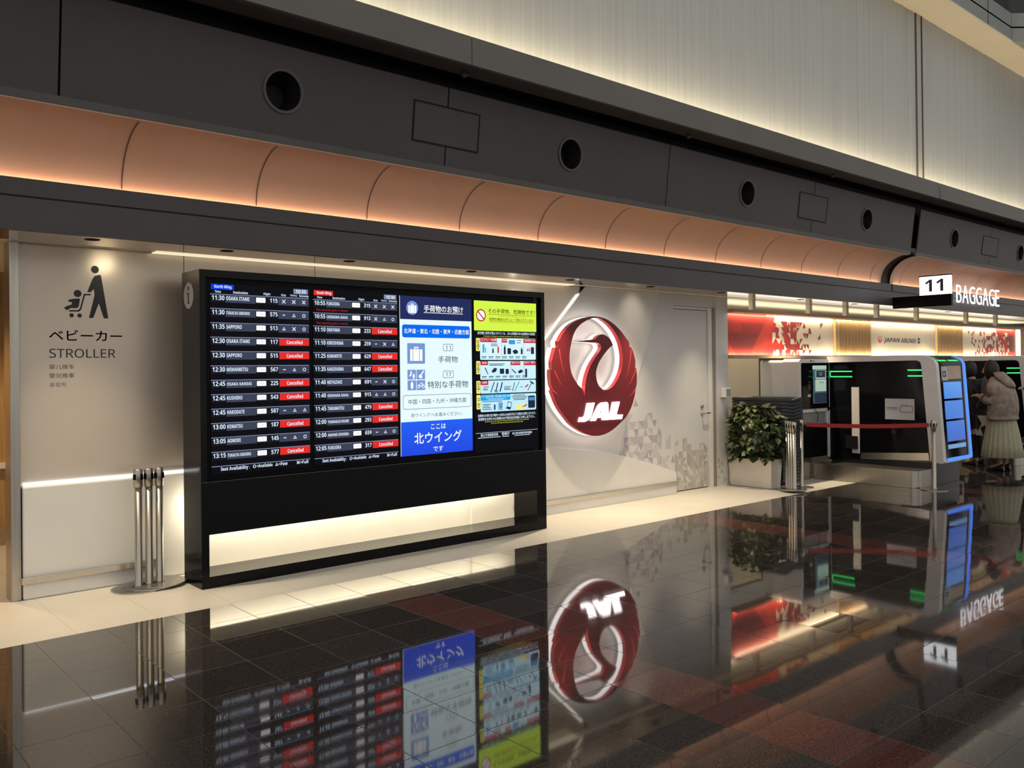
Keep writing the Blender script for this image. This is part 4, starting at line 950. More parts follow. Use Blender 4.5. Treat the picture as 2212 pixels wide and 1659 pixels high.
    for v0 in (1.770, 1.552, 1.369, 1.222):
        for k, dz in enumerate((.098, .082, .048, .036)): R(5.056, 5.090, v0 + dz, v0 + dz + .006, w)
        sym(b, 'X' if v0 != 1.222 else 'O', 5.073, v0 + .066, w, .006); sym(b, 'O' if v0 == 1.369 else 'X', 5.073, v0 + .020, w, .006)
sub('goods_drawings', goods, DK, par, 4)
def blueg(b, w):
    b.flat(rrect(5.127, 5.148, 1.755, 1.835, .008), w); b.flat(rrect(5.157, 5.168, 1.755, 1.805, .004), w); b.rect(5.455, 5.535, 1.838, 1.880, w); b.rect(5.708, 5.784, 1.286, 1.318, w); b.rect(5.325, 5.358, 1.222, 1.266, w)
sub('blue_drawings', blueg, E_(70, 150, 220), par, 5)

# ================================================================== LANE SIGNS
t = empty('lane_number_sign', (13.45, 5.7, 2.48), 'white lit box sign reading 11 on a black arm under the cove', 'number sign')
b = MB(); b.box(13.40, 13.46, 5.36, 6.246, 2.478, 2.655); obj('arm', b, M['black_satin'], t, bevel=.004)
b = MB(); b.box(13.405, 13.455, 5.37, 5.83, 2.656, 2.936); obj('light_box', b, M['sign_white'], t)
b = MB(); b.box(13.402, 13.458, 5.362, 5.838, 2.937, 2.953); obj('cap', b, M['black_satin'], t)
b = MB(); text(b, [('1', 5.745, 5.640, 2.705, 2.888, .012), ('1', 5.580, 5.475, 2.705, 2.888, .012)], 13.402, YZ); obj('numerals', b, mat('numeral_navy', (.03, .04, .07, 1), .5, var=.03), t, fix=False)
t = empty('baggage_sign', (16.6, 6.2, 2.66), 'glowing white letters reading BAGGAGE standing on the beam', 'illuminated sign')
wd = [.24, .29, .29, .29, .29, .29, .21]; u = 15.70; tot = sum(wd); k = 1.95 / (tot + 6 * .055)
for ch, q in zip('BAGGAGE', wd):
    b = MB(); text(b, [(ch, u, u + q * k, 2.675, 2.985, .002)], 6.19, XZ, depth=.008); obj('letter', b, glow('sign_letter', (1.0, 0.96, 1.0, 1), 1.8), t); u += (q + .055) * k

# ================================================================== STANCHIONS
def slot_disc(r, a0, half, n=36):
    """disc outline with a slot so that posts nest"""
    pts = []
    for q in range(n + 1):
        a = a0 + math.asin(half / r) + (2 * PI - 2 * math.asin(half / r)) * q / n
        pts.append((r * math.cos(a), r * math.sin(a)))
    c, s = math.cos(a0), math.sin(a0)
    inn = .034
    pts += [(c * inn + s * half, s * inn - c * half), (c * inn - s * half, s * inn + c * half)]
    return pts
def stanchion(x, y, z, label, group, r=.18, slot=None, h=.885, slots=True):
    t = empty('stanchion', (x, y, 0), label, 'stanchion', group)
    b = MB()
    lp = [(x + a, y + c) for a, c in (slot_disc(r, slot, .036) if slot is not None else circ(0, 0, r, n=40))]
    b.prism(lp, z + .001, z + .009, XY, sm=False); obj('base_plate', b, M['base_steel'], t, bevel=.002)
    b = MB(); b.lathe([(.034, z + .0095), (.030, z + .022), (.027, z + .028), (.027, h - .135)], (x, y, 0), 24); obj('post', b, M['steel'], t)
    hd = MB(); hd.lathe([(.027, h - .136), (.033, h - .132), (.033, h - .008), (.029, h)], (x, y, 0), 24); hd = obj('head', hd, M['steel'], t)
    b = MB()
    for a in range(4):
        an = a * PI / 2 + .5
        cx, cy = x + .0335 * math.cos(an), y + .0335 * math.sin(an); tx, ty = -math.sin(an), math.cos(an); nx, ny = math.cos(an), math.sin(an)
        q = [(cx + tx * .014 + nx * e, cy + ty * .014 + ny * e) for e in (.0,)] 
        pts = [(cx - tx * .010, cy - ty * .010), (cx + tx * .010, cy + ty * .010), (cx + tx * .010 + nx * .006, cy + ty * .010 + ny * .006), (cx - tx * .010 + nx * .006, cy - ty * .010 + ny * .006)]
        b.prism(pts, h - .078, h - .036, XY)
    obj('belt_clip', b, M['black_satin'], hd)
    return t
PLc = ['nearest the steel corner post', 'in the middle of the three nested by the board', 'closest to the flight board']
for i, (x, y) in enumerate(((2.105, 6.655), (2.180, 6.652), (2.255, 6.648))):
    stanchion(x, y, .0095 * i, 'steel stanchion left of the board, ' + PLc[i], 'nested stanchions left of the board', r=.19, slot=None if i == 0 else PI)
for i in range(4):
    x, y = 9.86 + .04 * i, 5.88 + .058 * i
    sl = None if i == 3 else math.atan2(.058, .04)
    stanchion(x, y, .0095 * (3 - i), 'steel stanchion in the row nested before the planter, ' + ['front one', 'second from the front', 'third from the front', 'rear one'][i], 'nested stanchions before the planter', r=.15, slot=sl)
stanchion(10.292, 6.03, 0, 'steel belt stanchion beside the tray stack holding the left end of the red belt', None, r=.15)
stanchion(11.25, 4.74, 0, 'steel belt stanchion before the blue lit machine holding the right end of the red belt', None, r=.165)
b = MB(); a = Vector((10.292 + .042, 6.03 - .045, 0)); c = Vector((11.25 - .03, 4.74 + .042, 0)); n = (c - a).normalized(); n = Vector((-n.y, n.x, 0)) * .0012
for q in range(12):
    p0 = a.lerp(c, q / 12); p1 = a.lerp(c, (q + 1) / 12); z0 = .825 - .018 * math.sin(PI * q / 12); z1 = .825 - .018 * math.sin(PI * (q + 1) / 12)
    b.add([tuple(p0 + n + Vector((0, 0, z0 - .026))), tuple(p1 + n + Vector((0, 0, z1 - .026))), tuple(p1 + n + Vector((0, 0, z1 + .026))), tuple(p0 + n + Vector((0, 0, z0 + .026))),
           tuple(p0 - n + Vector((0, 0, z0 - .026))), tuple(p1 - n + Vector((0, 0, z1 - .026))), tuple(p1 - n + Vector((0, 0, z1 + .026))), tuple(p0 - n + Vector((0, 0, z0 + .026)))], [(0, 1, 2, 3), (4, 7, 6, 5), (3, 2, 6, 7), (0, 4, 5, 1)])
o = obj('barrier_belt', b, M['belt']); tag(o, 'red barrier belt stretched between two stanchions across the machine', 'barrier belt')

# ================================================================== PLANTER
t = empty('planter', (9.97, 6.52, 0), 'pale rectangular planter full of variegated green leaves', 'planter')
def ring(i0, z, x0=9.845, x1=10.105, y0=6.20, y1=6.86): return [(x0 + i0, y0 + i0, z), (x1 - i0, y0 + i0, z), (x1 - i0, y1 - i0, z), (x0 + i0, y1 - i0, z)]
b = MB(); R_ = [ring(.02, 0.004), ring(.0, .375), ring(.018, .375), ring(.022, .33)]
vs = [p for r in R_ for p in r]; fs = [tuple(range(4))] + [(i * 4 + k, i * 4 + (k + 1) % 4, (i + 1) * 4 + (k + 1) % 4, (i + 1) * 4 + k) for i in range(3) for k in range(4)] + [(12, 13, 14, 15)]
b.add(vs, fs); obj('pot', b, M['pot'], t, bevel=.004)
b = MB(); b.box(9.875, 10.075, 6.23, 6.83, .331, .345); obj('soil', b, M['soil'], t)
rn = random.Random(21); b = MB(); tone = []
def leaf(p, d, up, s, fold=.25):
    d = d.normalized(); sd = d.cross(up).normalized(); nn = sd.cross(d).normalized()
    prof = [(0, 0), (.12, .32), (.32, .44), (.58, .36), (.82, .16), (1, 0)]
    vs = []
    for q, (l, wdt) in enumerate(prof):
        droop = nn * (-.22 * l * l) * s
        c = p + d * l * s + droop
        vs += [c, c + sd * wdt * s + nn * wdt * fold * s, c - sd * wdt * s + nn * wdt * fold * s]
    fs = []
    for q in range(5):
        a = q * 3; e = a + 3
        fs += [(a, e, e + 1, a + 1), (a, a + 2, e + 2, e)]
    n0 = len(b.v); b.add([tuple(v) for v in vs], fs, True)
    v = rn.random(); base = (1.0 if v > .86 else 0.0) ; var_ = rn.random()
    for q in range(6):
        mixv = (.55 if var_ > .68 else .05) * (1 if .2 < prof[q][0] < .9 else .4)
        tone.extend([(v, mixv + .15), (v, 0.05), (v, (.75 if var_ > .80 else .03))])
cx, cy = 9.975, 6.53
for q in range(720):
    # points over a bushy block with a rounded top that spills over the rim
    th = rn.uniform(0, 2 * PI); hgt = rn.uniform(0, 1) ** .8
    z = .34 + .74 * hgt
    bul = .62 + .38 * math.sin(PI * min(1, .18 + hgt * .72)); 
    if hgt > .86: bul *= .80
    rr = math.sqrt(rn.uniform(.30, 1))
    px = max(-.27, min(.20, .26 * bul * rr * math.cos(th) * 1.15)); py = .41 * bul * rr * math.sin(th) * 1.1
    py = max(-.42, min(.40, py))
    if py > .30 and px > 0: continue
    px = min(px, .13)
    p = Vector((cx + px - .03, min(cy + py, 6.72), z))
    out = Vector((px * 2.4, py * 1.6, .15 + rn.uniform(-.5, .35))).normalized()
    d = (out + Vector((rn.uniform(-.5, .5), rn.uniform(-.5, .5), rn.uniform(-.9, .15)))).normalized()
    leaf(p, d, (Vector((0, 0, 1)) + out * .9).normalized(), rn.uniform(.070, .118))
stems = MB()
for q in range(26):
    a = rn.uniform(0, 2 * PI); r0 = rn.uniform(.02, .08); top = Vector((cx + rn.uniform(-.2, .15), cy + rn.uniform(-.33, .33), rn.uniform(.6, 1.1)))
    s0 = Vector((cx + rn.uniform(-.07, .07), cy + rn.uniform(-.27, .27), .34)); stems.tube([tuple(s0), tuple(s0.lerp(top, .5) + Vector((0, 0, .06))), tuple(top)], .004, 6)
def leaf_mat():
    m = bpy.data.materials.new('variegated_leaf'); m.use_nodes = True; nt = m.node_tree; N = nt.nodes; L = nt.links; p = N['Principled BSDF']
    at = N.new('ShaderNodeAttribute'); at.attribute_name = 'leaf_tone'; sp = N.new('ShaderNodeSeparateColor'); L.new(at.outputs['Color'], sp.inputs[0])
    nz = N.new('ShaderNodeTexNoise'); nz.inputs['Scale'].default_value = 45; tc = N.new('ShaderNodeTexCoord'); L.new(tc.outputs['Object'], nz.inputs['Vector'])
    c1 = N.new('ShaderNodeValToRGB'); c1.color_ramp.elements[0].color = (.006, .016, .006, 1); c1.color_ramp.elements[1].color = (.022, .056, .013, 1); L.new(sp.outputs[0], c1.inputs['Fac'])
    ml = N.new('ShaderNodeMath'); ml.operation = 'MULTIPLY'; L.new(sp.outputs[1], ml.inputs[0]); L.new(nz.outputs['Fac'], ml.inputs[1])
    m2 = N.new('ShaderNodeMath'); m2.operation = 'MULTIPLY'; m2.inputs[1].default_value = 1.7; L.new(ml.outputs[0], m2.inputs[0])
    mx = N.new('ShaderNodeMix'); mx.data_type = 'RGBA'; L.new(m2.outputs[0], mx.inputs[0]); L.new(c1.outputs['Color'], mx.inputs[6]); mx.inputs[7].default_value = (.36, .40, .16, 1)
    L.new(mx.outputs[2], p.inputs['Base Color']); p.inputs['Roughness'].default_value = .38
    return m
fo = obj('foliage', b, leaf_mat(), t, fix=False)
ca = fo.data.color_attributes.new('leaf_tone', 'FLOAT_COLOR', 'POINT')
for i, (a, c) in enumerate(tone): ca.data[i].color = (a, c, 0, 1)
obj('stems', stems, mat('green_stem', (.05, .09, .03, 1), .5, var=.1), t)

# ================================================================== TRAY STACK
ordn = ['topmost', 'second from the top', 'third from the top', 'fourth from the top', 'fifth from the top', 'sixth from the top', 'seventh from the top', 'eighth from the top', 'ninth from the top', 'tenth from the top', 'eleventh from the top', 'twelfth from the top', 'twelfth from the floor', 'eleventh from the floor', 'tenth from the floor', 'ninth from the floor', 'eighth from the floor', 'seventh from the floor', 'sixth from the floor', 'fifth from the floor', 'fourth from the floor', 'third from the floor', 'second from the floor', 'lowest on the floor']
tx0, tx1, ty0, ty1 = 10.19, 10.70, 6.24, 7.02
def tray_mesh():
    """open tray 0.09 high: flared walls, rim that dips at the middle of each short side"""
    b = MB(); N_ = 10
    def loop(ins, z, dip):
        pts = []
        for q in range(N_):   # front short side, left to right
            u = q / N_; dd = max(0, 1 - abs(u - .5) / .34); pts.append((tx0 + ins + (tx1 - tx0 - 2 * ins) * u, ty0 + ins, z - dip * dd))
        for q in range(N_):
            u = q / N_; e = .035 * (1 if .12 < u < .88 else 0); pts.append((tx1 - ins, ty0 + ins + (ty1 - ty0 - 2 * ins) * u, z))
        for q in range(N_):
            u = q / N_; dd = max(0, 1 - abs(u - .5) / .34); pts.append((tx1 - ins - (tx1 - tx0 - 2 * ins) * u, ty1 - ins, z - dip * dd))
        for q in range(N_):
            u = q / N_; pts.append((tx0 + ins, ty1 - ins - (ty1 - ty0 - 2 * ins) * u, z))
        return pts
    rings = [loop(.075, .002, 0), loop(.016, .056, .018), loop(.0, .062, .020), loop(.0, .100, .026), loop(.022, .100, .026), (loop(.040, .072, .022)), loop(.085, .010, 0)]
    b.loft(rings, cap=True); b.smooth = set(); return b
tm = tray_mesh(); proto = None
for i in range(23, -1, -1):
    k = 23 - i; lab = 'dark grey tray in the stack behind the planter, ' + ordn[i]
    if proto is None: o = proto = obj('baggage_tray', tm, M['tray'])
    else: o = proto.copy(); COL.objects.link(o)
    o.location = (.004 * math.sin(k * 2.1), .004 * math.cos(k * 1.7), .0465 * k)
    tag(o, lab, 'tray', 'stacked baggage trays')

# ================================================================== BAG DROP MACHINES
def lean(z): return 4.775 + (z - .36) * .0586
def machine(label, group, full=True):
    t = empty('bag_drop_machine', (12.0, 5.6, 0), label, 'bag drop machine', group)
    nose = smooth([(5.14, 1.725), (5.02, 1.719), (4.935, 1.698), (4.876, 1.662), (4.842, 1.610), (4.834, 1.57)], 60, 4, False)
    side = [(6.36, 1.725)] + nose + [(4.752, .325), (4.758, .308), (4.775, .300), (4.905, .315), (4.925, .335)] + smooth([(5.022, 1.565), (5.030, 1.610), (5.055, 1.642), (5.10, 1.655)], 60, 4, False) + [(6.36, 1.642)]
    b = MB(); b.prism(side, 11.575, 11.665, YZ); b.prism(side, 12.42, 12.50, YZ)
    b.box(11.66, 12.43, 4.99, 6.36, 1.690, 1.722); b.box(11.66, 12.43, 4.757, 4.85, .300, .335)
    obj('white_shell', b, M['white_gloss'], t, bevel=.012, seg=3)
    b = MB(); b.prism([(6.36, 1.642), (5.10, 1.652), (5.035, 1.62), (4.92, .33), (6.36, .25)], 11.612, 11.622, YZ); obj('glass_side', b, M['black_gloss'], t)
    b = MB(); b.add([(11.666, lean(.335) - .004, .335), (12.42, lean(.335) - .004, .335), (12.42, lean(1.63) - .004, 1.63), (11.666, lean(1.63) - .004, 1.63)], [(0, 1, 2, 3)])
    b.add([(11.666, lean(1.63) - .004, 1.63), (12.42, lean(1.63) - .004, 1.63), (12.42, 4.99, 1.712), (11.666, 4.99, 1.712)], [(0, 1, 2, 3)])
    fp = obj('front_panel', b, M['black_gloss'], t, fix=False)
    FP = lambda u, v, w: (u, lean(v) + w, v)
    b = MB()
    b.prism(rrect(11.775, 12.345, 1.140, 1.362, .004), -.008, -.005, FP); b.prism(rrect(11.775, 12.345, .868, 1.112, .004), -.008, -.005, FP); b.prism(rrect(11.785, 12.355, .575, .840, .004), -.008, -.005, FP)
    obj('blue_screen', b, screen_mat('machine_blue', (.09, .30, .80, 1), (.04, .13, .55, 1), .55, 1.4), fp)
    b = MB(); b.prism([(11.79, .478), (12.36, .478), (12.36, .535), (11.79, .535)], -.008, -.005, FP); obj('status_bar', b, E_(120, 160, 210), fp)
    b = MB(); b.prism([(11.73, 1.40), (12.36, 1.40), (12.36, 1.575), (11.73, 1.575)], -.007, -.005, FP); obj('mirror_plate', b, mat('bronze_plate', (.36, .26, .18, 1), .15, metal=.8, var=.2, scale=5), fp)
    b = MB(); b.prism(rrect(11.735, 11.93, 1.385, 1.565, .02), -.010, -.0075, FP); st = obj('pale_sticker', b, M['paper'], fp)
    b = MB(); b.prism([rrect(11.765, 11.865, 1.43, 1.51, .02), rrect(11.785, 11.84, 1.45, 1.49, .01)], -.012, -.0105, FP); obj('bag_drawing', b, M['ink'], fp)
    # light lines
    b = MB()
    L_ = [(12.425, .345), (12.425, 1.60)]
    bl = [(y - .006, z + .004) for y, z in nose[3:]] + [(lean(.34) - .026, .34)]
    b.add([(12.425, y, z) for y, z in bl] + [(12.503, y, z) for y, z in bl], [(i, i + 1, len(bl) + i + 1, len(bl) + i) for i in range(len(bl) - 1)])
    b.prism([(11.69, .325), (12.497, .325), (12.497, .365), (11.69, .365)], -.026, -.018, FP)
    obj('blue_light_line', b, M['blue_led'], t)
    b = MB(); G = lambda u, v: (u, 4.83 + (v - 1.63) * 1.75 - .012 if v > 1.63 else lean(v) - .012, v)
    for u0, u1, v0, v1 in ((11.72, 11.98, 1.640, 1.646), (12.05, 12.36, 1.640, 1.646), (11.75, 12.34, 1.692, 1.698)):
        b.add([(u0, lean(1.63) - .010 + (v0 - 1.63) * 1.95, v0 + .003), (u1, lean(1.63) - .010 + (v0 - 1.63) * 1.95, v0 + .003), (u1, lean(1.63) + (v1 - 1.63) * 1.95 + .012, v1 + .012), (u0, lean(1.63) + (v1 - 1.63) * 1.95 + .012, v1 + .012)], [(0, 1, 2, 3)])
    b.add([(11.70, 4.838, 1.643), (11.712, 4.838, 1.643), (11.745, 4.96, 1.712), (11.733, 4.96, 1.712)], [(0, 1, 2, 3)])
    X = 11.609
    for y0, y1, z in ((6.0, 6.33, 1.512), (6.0, 6.33, 1.437), (4.99, 5.22, 1.525), (4.985, 5.22, 1.447)): b.box(X - .004, X, y0, y1, z - .008, z + .008)
    b.box(X - .004, X, 6.325, 6.335, 1.437, 1.512)
    obj('green_light_line', b, M['green'], t)
    b = MB(); b.box(11.60, 11.611, 5.90, 6.01, .36, 1.29); obj('tan_strip', b, M['beige'], t)
    b = MB(); b.box(11.585, 11.611, 5.925, 6.10, .42, .60); obj('sensor_box', b, M['black'], t)
    b = MB(); b.prism([(4.94, .33), (4.95, .43), (5.88, .375), (5.88, .285)], 11.585, 11.611, YZ); obj('steel_sill', b, M['steel_h'], t)
    b = MB(); b.box(11.64, 12.44, 4.90, 6.34, 0.002, .298); obj('plinth', b, mat('dark_plinth', (.05, .05, .052, 1), .3, metal=.5, var=.1), t)
    b = MB(); lp = [(11.64, 6.39), (11.22, 6.39), (11.20, 6.36), (11.20, 5.02)] + [(11.30 - .10 * math.cos(a), 5.02 - .10 * math.sin(a)) for a in [PI / 2 * q / 8 for q in range(1, 9)]] + [(11.64, 4.92)]
    b.prism(lp, .002, .222, XY); obj('steel_platform', b, M['steel'], t, bevel=.004)
    # kiosk column
    b = MB(); b.prism(rrect(10.79, 11.62, .945, 1.695, .06), 6.345, 6.60, XZ); b.prism([(11.545, .30), (11.64, .27), (11.66, .60), (11.63, 1.0), (11.545, 1.0)], 6.345, 6.50, XZ)
    b.prism(rrect(10.78, 11.60, .30, 1.68, .05), 6.60, 6.95, XZ)
    ks = obj('kiosk_body', b, M['white_gloss'], t, bevel=.012, seg=3)
    b = MB(); b.prism(rrect(10.845, 11.572, .995, 1.638, .02), 6.333, 6.344, XZ); kp = obj('kiosk_panel', b, M['black_gloss'], t)
    ms = screen_mat('kiosk_screen', (.50, .66, .55, 1), (.42, .60, .46, 1), 1.1, 1.6, .8)
    b = MB(); b.rect(11.135, 11.50, 1.065, 1.60, 6.3315); s_ = obj('touch_screen', b, E_(70, 96, 104), kp, fix=False)
    b = MB(); b.rect(11.12, 11.50, 1.545, 1.60, 6.3300); b.flat(rrect(11.19, 11.49, 1.235, 1.40, .015), 6.3300); b.flat(rrect(11.20, 11.48, 1.41, 1.535, .01), 6.3300); obj('pale_tiles', b, ms, kp, fix=False)
    b = MB(); b.rect(11.215, 11.465, 1.43, 1.53, 6.3290); b.rect(11.16, 11.50, 1.07, 1.215, 6.3290); b.rect(11.30, 11.42, 1.355, 1.362, 6.329); obj('dark_tiles', b, E_(38, 48, 62), kp, fix=False)
    b = MB(); text(b, [('チェックイン', 11.27, 11.41, 1.49, 1.51, .0), ('お預け', 11.30, 11.38, 1.46, 1.478, .0)], 6.3285); obj('lettering', b, E_(190, 205, 215), kp, fix=False)
    b = MB(); b.box(10.98, 11.06, 6.322, 6.333, 1.26, 1.34); b.box(11.0, 11.05, 6.322, 6.333, 1.355, 1.38); obj('card_slot', b, mat('copper_slot', (.16, .09, .05, 1), .4, metal=.5, var=.2), kp)
    b = MB(); b.box(10.985, 11.06, 6.326, 6.333, 1.16, 1.20); obj('contactless_pad', b, M['paper'], kp)
    b = MB(); b.box(11.09, 11.12, 6.338, 6.3449, 1.655, 1.672); b.lathe([(.008, 0), (.008, .006)], (11.17, 6.338, 1.664), 12, axis='y'); obj('camera', b, M['black'], ks)
    b = MB(); b.box(10.86, 11.545, 6.37, 6.60, .775, .945); obj('recess', b, M['kiosk_grey'], t)
    b = MB(); b.prism(rrect(10.85, 11.545, .31, .775, .015), 6.352, 6.60, XZ); obj('lower_cabinet', b, M['black_satin'], t, bevel=.004)
    b = MB(); b.box(10.875, 11.19, 6.40, 6.60, .002, .31); obj('pedestal', b, M['steel'], t, bevel=.004)
    b = MB(); b.tube([(11.16, 6.33, .99), (11.24, 6.325, .93), (11.29, 6.35, .87), (11.29, 6.36, .80)], .004, 6); obj('cable', b, M['black'], t)
    return t
def copy_tree(o, parent=None):
    c = o.copy(); COL.objects.link(c)
    if parent: c.parent = parent; c.matrix_parent_inverse = o.matrix_parent_inverse.copy()
    for ch in list(o.children): copy_tree(ch, c)
    return c
m1 = machine('white and black bag drop machine outlined with a blue light line, behind the red belt', 'bag drop machines')
m2 = copy_tree(m1); m2.location = (15.55, 5.6, 0); m2['label'] = 'second bag drop machine in the dark behind the woman in the cream skirt'
t = empty('paper_notice', (11.61, 5.33, 1.0), 'white paper notice with a suitcase drawing taped to the black glass', 'notice')
b = MB(); b.box(11.6085, 11.6112, 5.135, 5.535, .855, 1.138); obj('sheet', b, M['paper'], t)
b = MB(); w = 11.607
b.flat([rrect(5.155, 5.325, .955, 1.045, .02), rrect(5.162, 5.318, .962, 1.038, .016)], w, YZ)
b.flat([rrect(5.225, 5.262, 1.045, 1.057, .004), rrect(5.229, 5.258, 1.047, 1.053, .003)], w, YZ)
for v in (1.015, .995): b.rect(5.37, 5.51, v, v + .007, w, YZ)
b.rect(5.335, 5.36, .998, 1.004, w, YZ); b.flat([(5.30, 1.058), (5.32, 1.05), (5.29, 1.068), (5.275, 1.068)], w, YZ)
obj('drawing', b, M['ink_grey'], t, fix=False)

# ================================================================== PEOPLE
def person(pos, face, label, head=(0, .20, 1.43), bend=0.0, H=1.0, coat='jacket', lower='skirt', armz=1.0, hood=True, step=0.0, coat_hem=.72, hairlen=.10):
    f = Vector((face[0], face[1], 0)).normalized(); r = Vector((f.y, -f.x, 0)); O = Vector((pos[0], pos[1], 0))
    Wd = lambda x, y, z: tuple(O + r * x * H + f * y * H + Vector((0, 0, z * H)))
    t = empty('person', tuple(O), label, 'person')
    # one continuous body
    V = []; Ed = []; Rr = []
    def v(p, rad, par=None):
        V.append(Wd(*p)); Rr.append(rad * H)
        if par is not None: Ed.append((par, len(V) - 1))
        return len(V) - 1
    hx, hy, hz = head
    pel = v((0, 0, .84), .13); wa = v((0, .01, .98), .105, pel); ch = v((0, .03, 1.12), .12, wa); up = v((0, .05, 1.23), .085, ch)
    nk = v((0, .05 + (hy - .05) * .35, 1.31), .048, up); hb = v((0, hy - .05, hz - .06), .066, nk); hm = v((0, hy, hz), .088, hb); ht = v((0, hy - .005, hz + .065), .062, hm)
    v((0, hy + .098, hz - .035), .014, hm)
    for s in (-1, 1):
        sh = v((s * .15, .05, 1.215), .055, up); el = v((s * .215, .02, .97), .042, sh); wr = v((s * .12, .23, armz), .027, el); pa = v((s * .10, .295, armz + .012), .028, wr)
        for q, (ln, sx, dz) in enumerate(((.070, .022, .006), (.080, .008, .012), (.074, -.007, .010), (.058, -.021, .004))):
            k1_ = v((s * (.10 + sx), .295 + ln * .55, armz + .014 + dz), .009, pa); v((s * (.095 + sx * .9), .295 + ln, armz - .012 + dz), .0075, k1_)
        th = v((s * .075, .285, armz + .03), .010, pa); v((s * .062, .325, armz + .035), .008, th)
        st = step * s
        hp = v((s * .085, 0, .79), .088, pel); kn = v((s * .085, .03 + st * .5, .45), .058, hp); an = v((s * .09, -.01 + st, .085 + max(0, -st) * .25), .036, kn); v((s * .10, .12 + st, .035 + max(0, -st) * .1), .033, an)
    me = bpy.data.meshes.new('body'); me.from_pydata(V, Ed, []); me.materials.append(M['skin'])
    o = bpy.data.objects.new('body', me); COL.objects.link(o); o.parent = t; o.matrix_parent_inverse = t.matrix_basis.inverted()
    md = o.modifiers.new('skin', 'SKIN'); md.use_smooth_shade = True
    sv = me.skin_vertices[0].data if me.skin_vertices else None
    if sv is None:
        bm = bmesh.new(); bm.from_mesh(me); bm.verts.layers.skin.verify(); bm.to_mesh(me); bm.free(); sv = me.skin_vertices[0].data
    for i, rad in enumerate(Rr): sv[i].radius = (rad, rad); sv[i].use_root = (i == 0)
    o.modifiers.new('subdivision', 'SUBSURF').levels = 1; o.modifiers['subdivision'].render_levels = 2
    def rings(spec, n=40, pleat=0, amp=0.0):
        out = []
        for z, rx, ry, cy in spec:
            out.append([Wd(rx * (1 + amp * math.sin(pleat * 2 * PI * k / n) * (1.0 if pleat else 0)) * math.cos(2 * PI * k / n), cy + ry * (1 + amp * math.sin(pleat * 2 * PI * k / n)) * math.sin(2 * PI * k / n), z) for k in range(n)])
        return out
    rn = random.Random(int(pos[0] * 100))
    b = MB()
    spec = [(coat_hem, .245, .180, -.01), (coat_hem + .012, .262, .195, -.01), (coat_hem + .05, .240, .178, -.01), (.86 if coat_hem < .8 else coat_hem + .1, .250, .188, -.02), (.98, .238, .185, -.015), (1.08, .230, .178, -.005), (1.16, .225, .165, .01), (1.215, .210, .145, .03), (1.26, .168, .115, .05), (1.295, .10, .085, .07), (1.325, .075, .070, .085)]
    R_ = rings(spec, 36)
    R_ = [[tuple(Vector(p) + Vector((rn.uniform(-1, 1), rn.uniform(-1, 1), 0)) * .006) for p in ring_] for ring_ in R_]
    b.loft(R_, cap=False)
    for s in (-1, 1):
        b.tube([Wd(s * .135, .045, 1.225), Wd(s * .185, .04, 1.17), Wd(s * .212, .025, 1.07), Wd(s * .222, .02, .975), Wd(s * .195, .09, .965 + (armz - 1) * .4), Wd(s * .142, .19, armz - .004), Wd(s * .118, .240, armz + .004)], [.070 * H, .086 * H, .084 * H, .080 * H, .072 * H, .056 * H, .044 * H], 14)
    jk = obj('coat' if coat != 'jacket' else 'hooded_jacket', b, M[coat], t)
    jk.modifiers.new('subdivision', 'SUBSURF').levels = 1
    if hood:
        b = MB(); rg = []
        for z, rx, y0_, y1_ in ((1.385, .085, -.02, .09), (1.380, .105, -.045, .10), (1.345, .120, -.075, .09), (1.30, .130, -.115, .05), (1.25, .130, -.150, -.02), (1.20, .105, -.172, -.09), (1.170, .060, -.170, -.12)):
            rg.append([Wd(rx * math.cos(a), (y0_ + y1_) / 2 + (y1_ - y0_) / 2 * math.sin(a), z + .012 * math.cos(3 * a)) for a in [2 * PI * k / 20 for k in range(20)]])
        b.loft(rg)
        obj('hood', b, M[coat], jk)
    if lower == 'skirt':
        b = MB(); b.loft(rings([(.80, .165, .145, 0), (.70, .195, .17, 0), (.55, .235, .20, 0), (.38, .268, .228, 0), (.20, .300, .255, 0), (.195, .292, .248, 0)], 112, 22, .035), cap=False); obj('pleated_skirt', b, M['skirt'], t)
    else:
        b = MB()
        for s in (-1, 1):
            st = step * s
            b.tube([Wd(s * .075, 0, .86), Wd(s * .09, 0, .74), Wd(s * .088, .03 + st * .5, .45), Wd(s * .09, -.005 + st, .12 + max(0, -st) * .25)], [.115 * H, .105 * H, .075 * H, .062 * H], 14)
        obj('trousers', b, M[lower], t)
    b = MB()
    for s in (-1, 1):
        st = step * s; z0 = .002 + max(0, -st) * .22
        sh = []
        for y, wd, h in ((-.065, .030, .075), (-.04, .040, .10), (.02, .042, .085), (.09, .046, .055), (.15, .040, .042), (.178, .022, .030)):
            sh.append([Wd(s * .095 + wd * math.cos(a) * 1.0, y + st, z0 + max(0, h * .5 + h * .5 * math.sin(a))) for a in [2 * PI * k / 12 for k in range(12)]])
        b.loft(sh)
    obj('shoes', b, M['shoe'], t)
    # hair: a cap that leaves the face free
    b = MB(); rg = []
    for i in range(9):
        ph = PI * i / 8; z = hz + .03 + .115 * math.cos(ph) - (hairlen * (i / 8) ** 2); rad = max(.012, math.sin(ph))
        rg.append([Wd((.108 + .006 * math.sin(7 * a + i)) * rad * math.cos(a), hy - .025 + (.112 if math.sin(a) < 0 else .080) * rad * math.sin(a), z) for a in [2 * PI * k / 20 for k in range(20)]])
    b.loft(rg); obj('hair', b, M['hair'], t)
    b = MB()
    for s in (-1, 1): b.lathe([(.0, -.007), (.005, -.005), (.007, 0), (.005, .005), (.0, .007)], Wd(s * .032, hy + .066, hz - .002), 8, cap=False)
    obj('eyes', b, M['ink'], t)
    return t, Wd
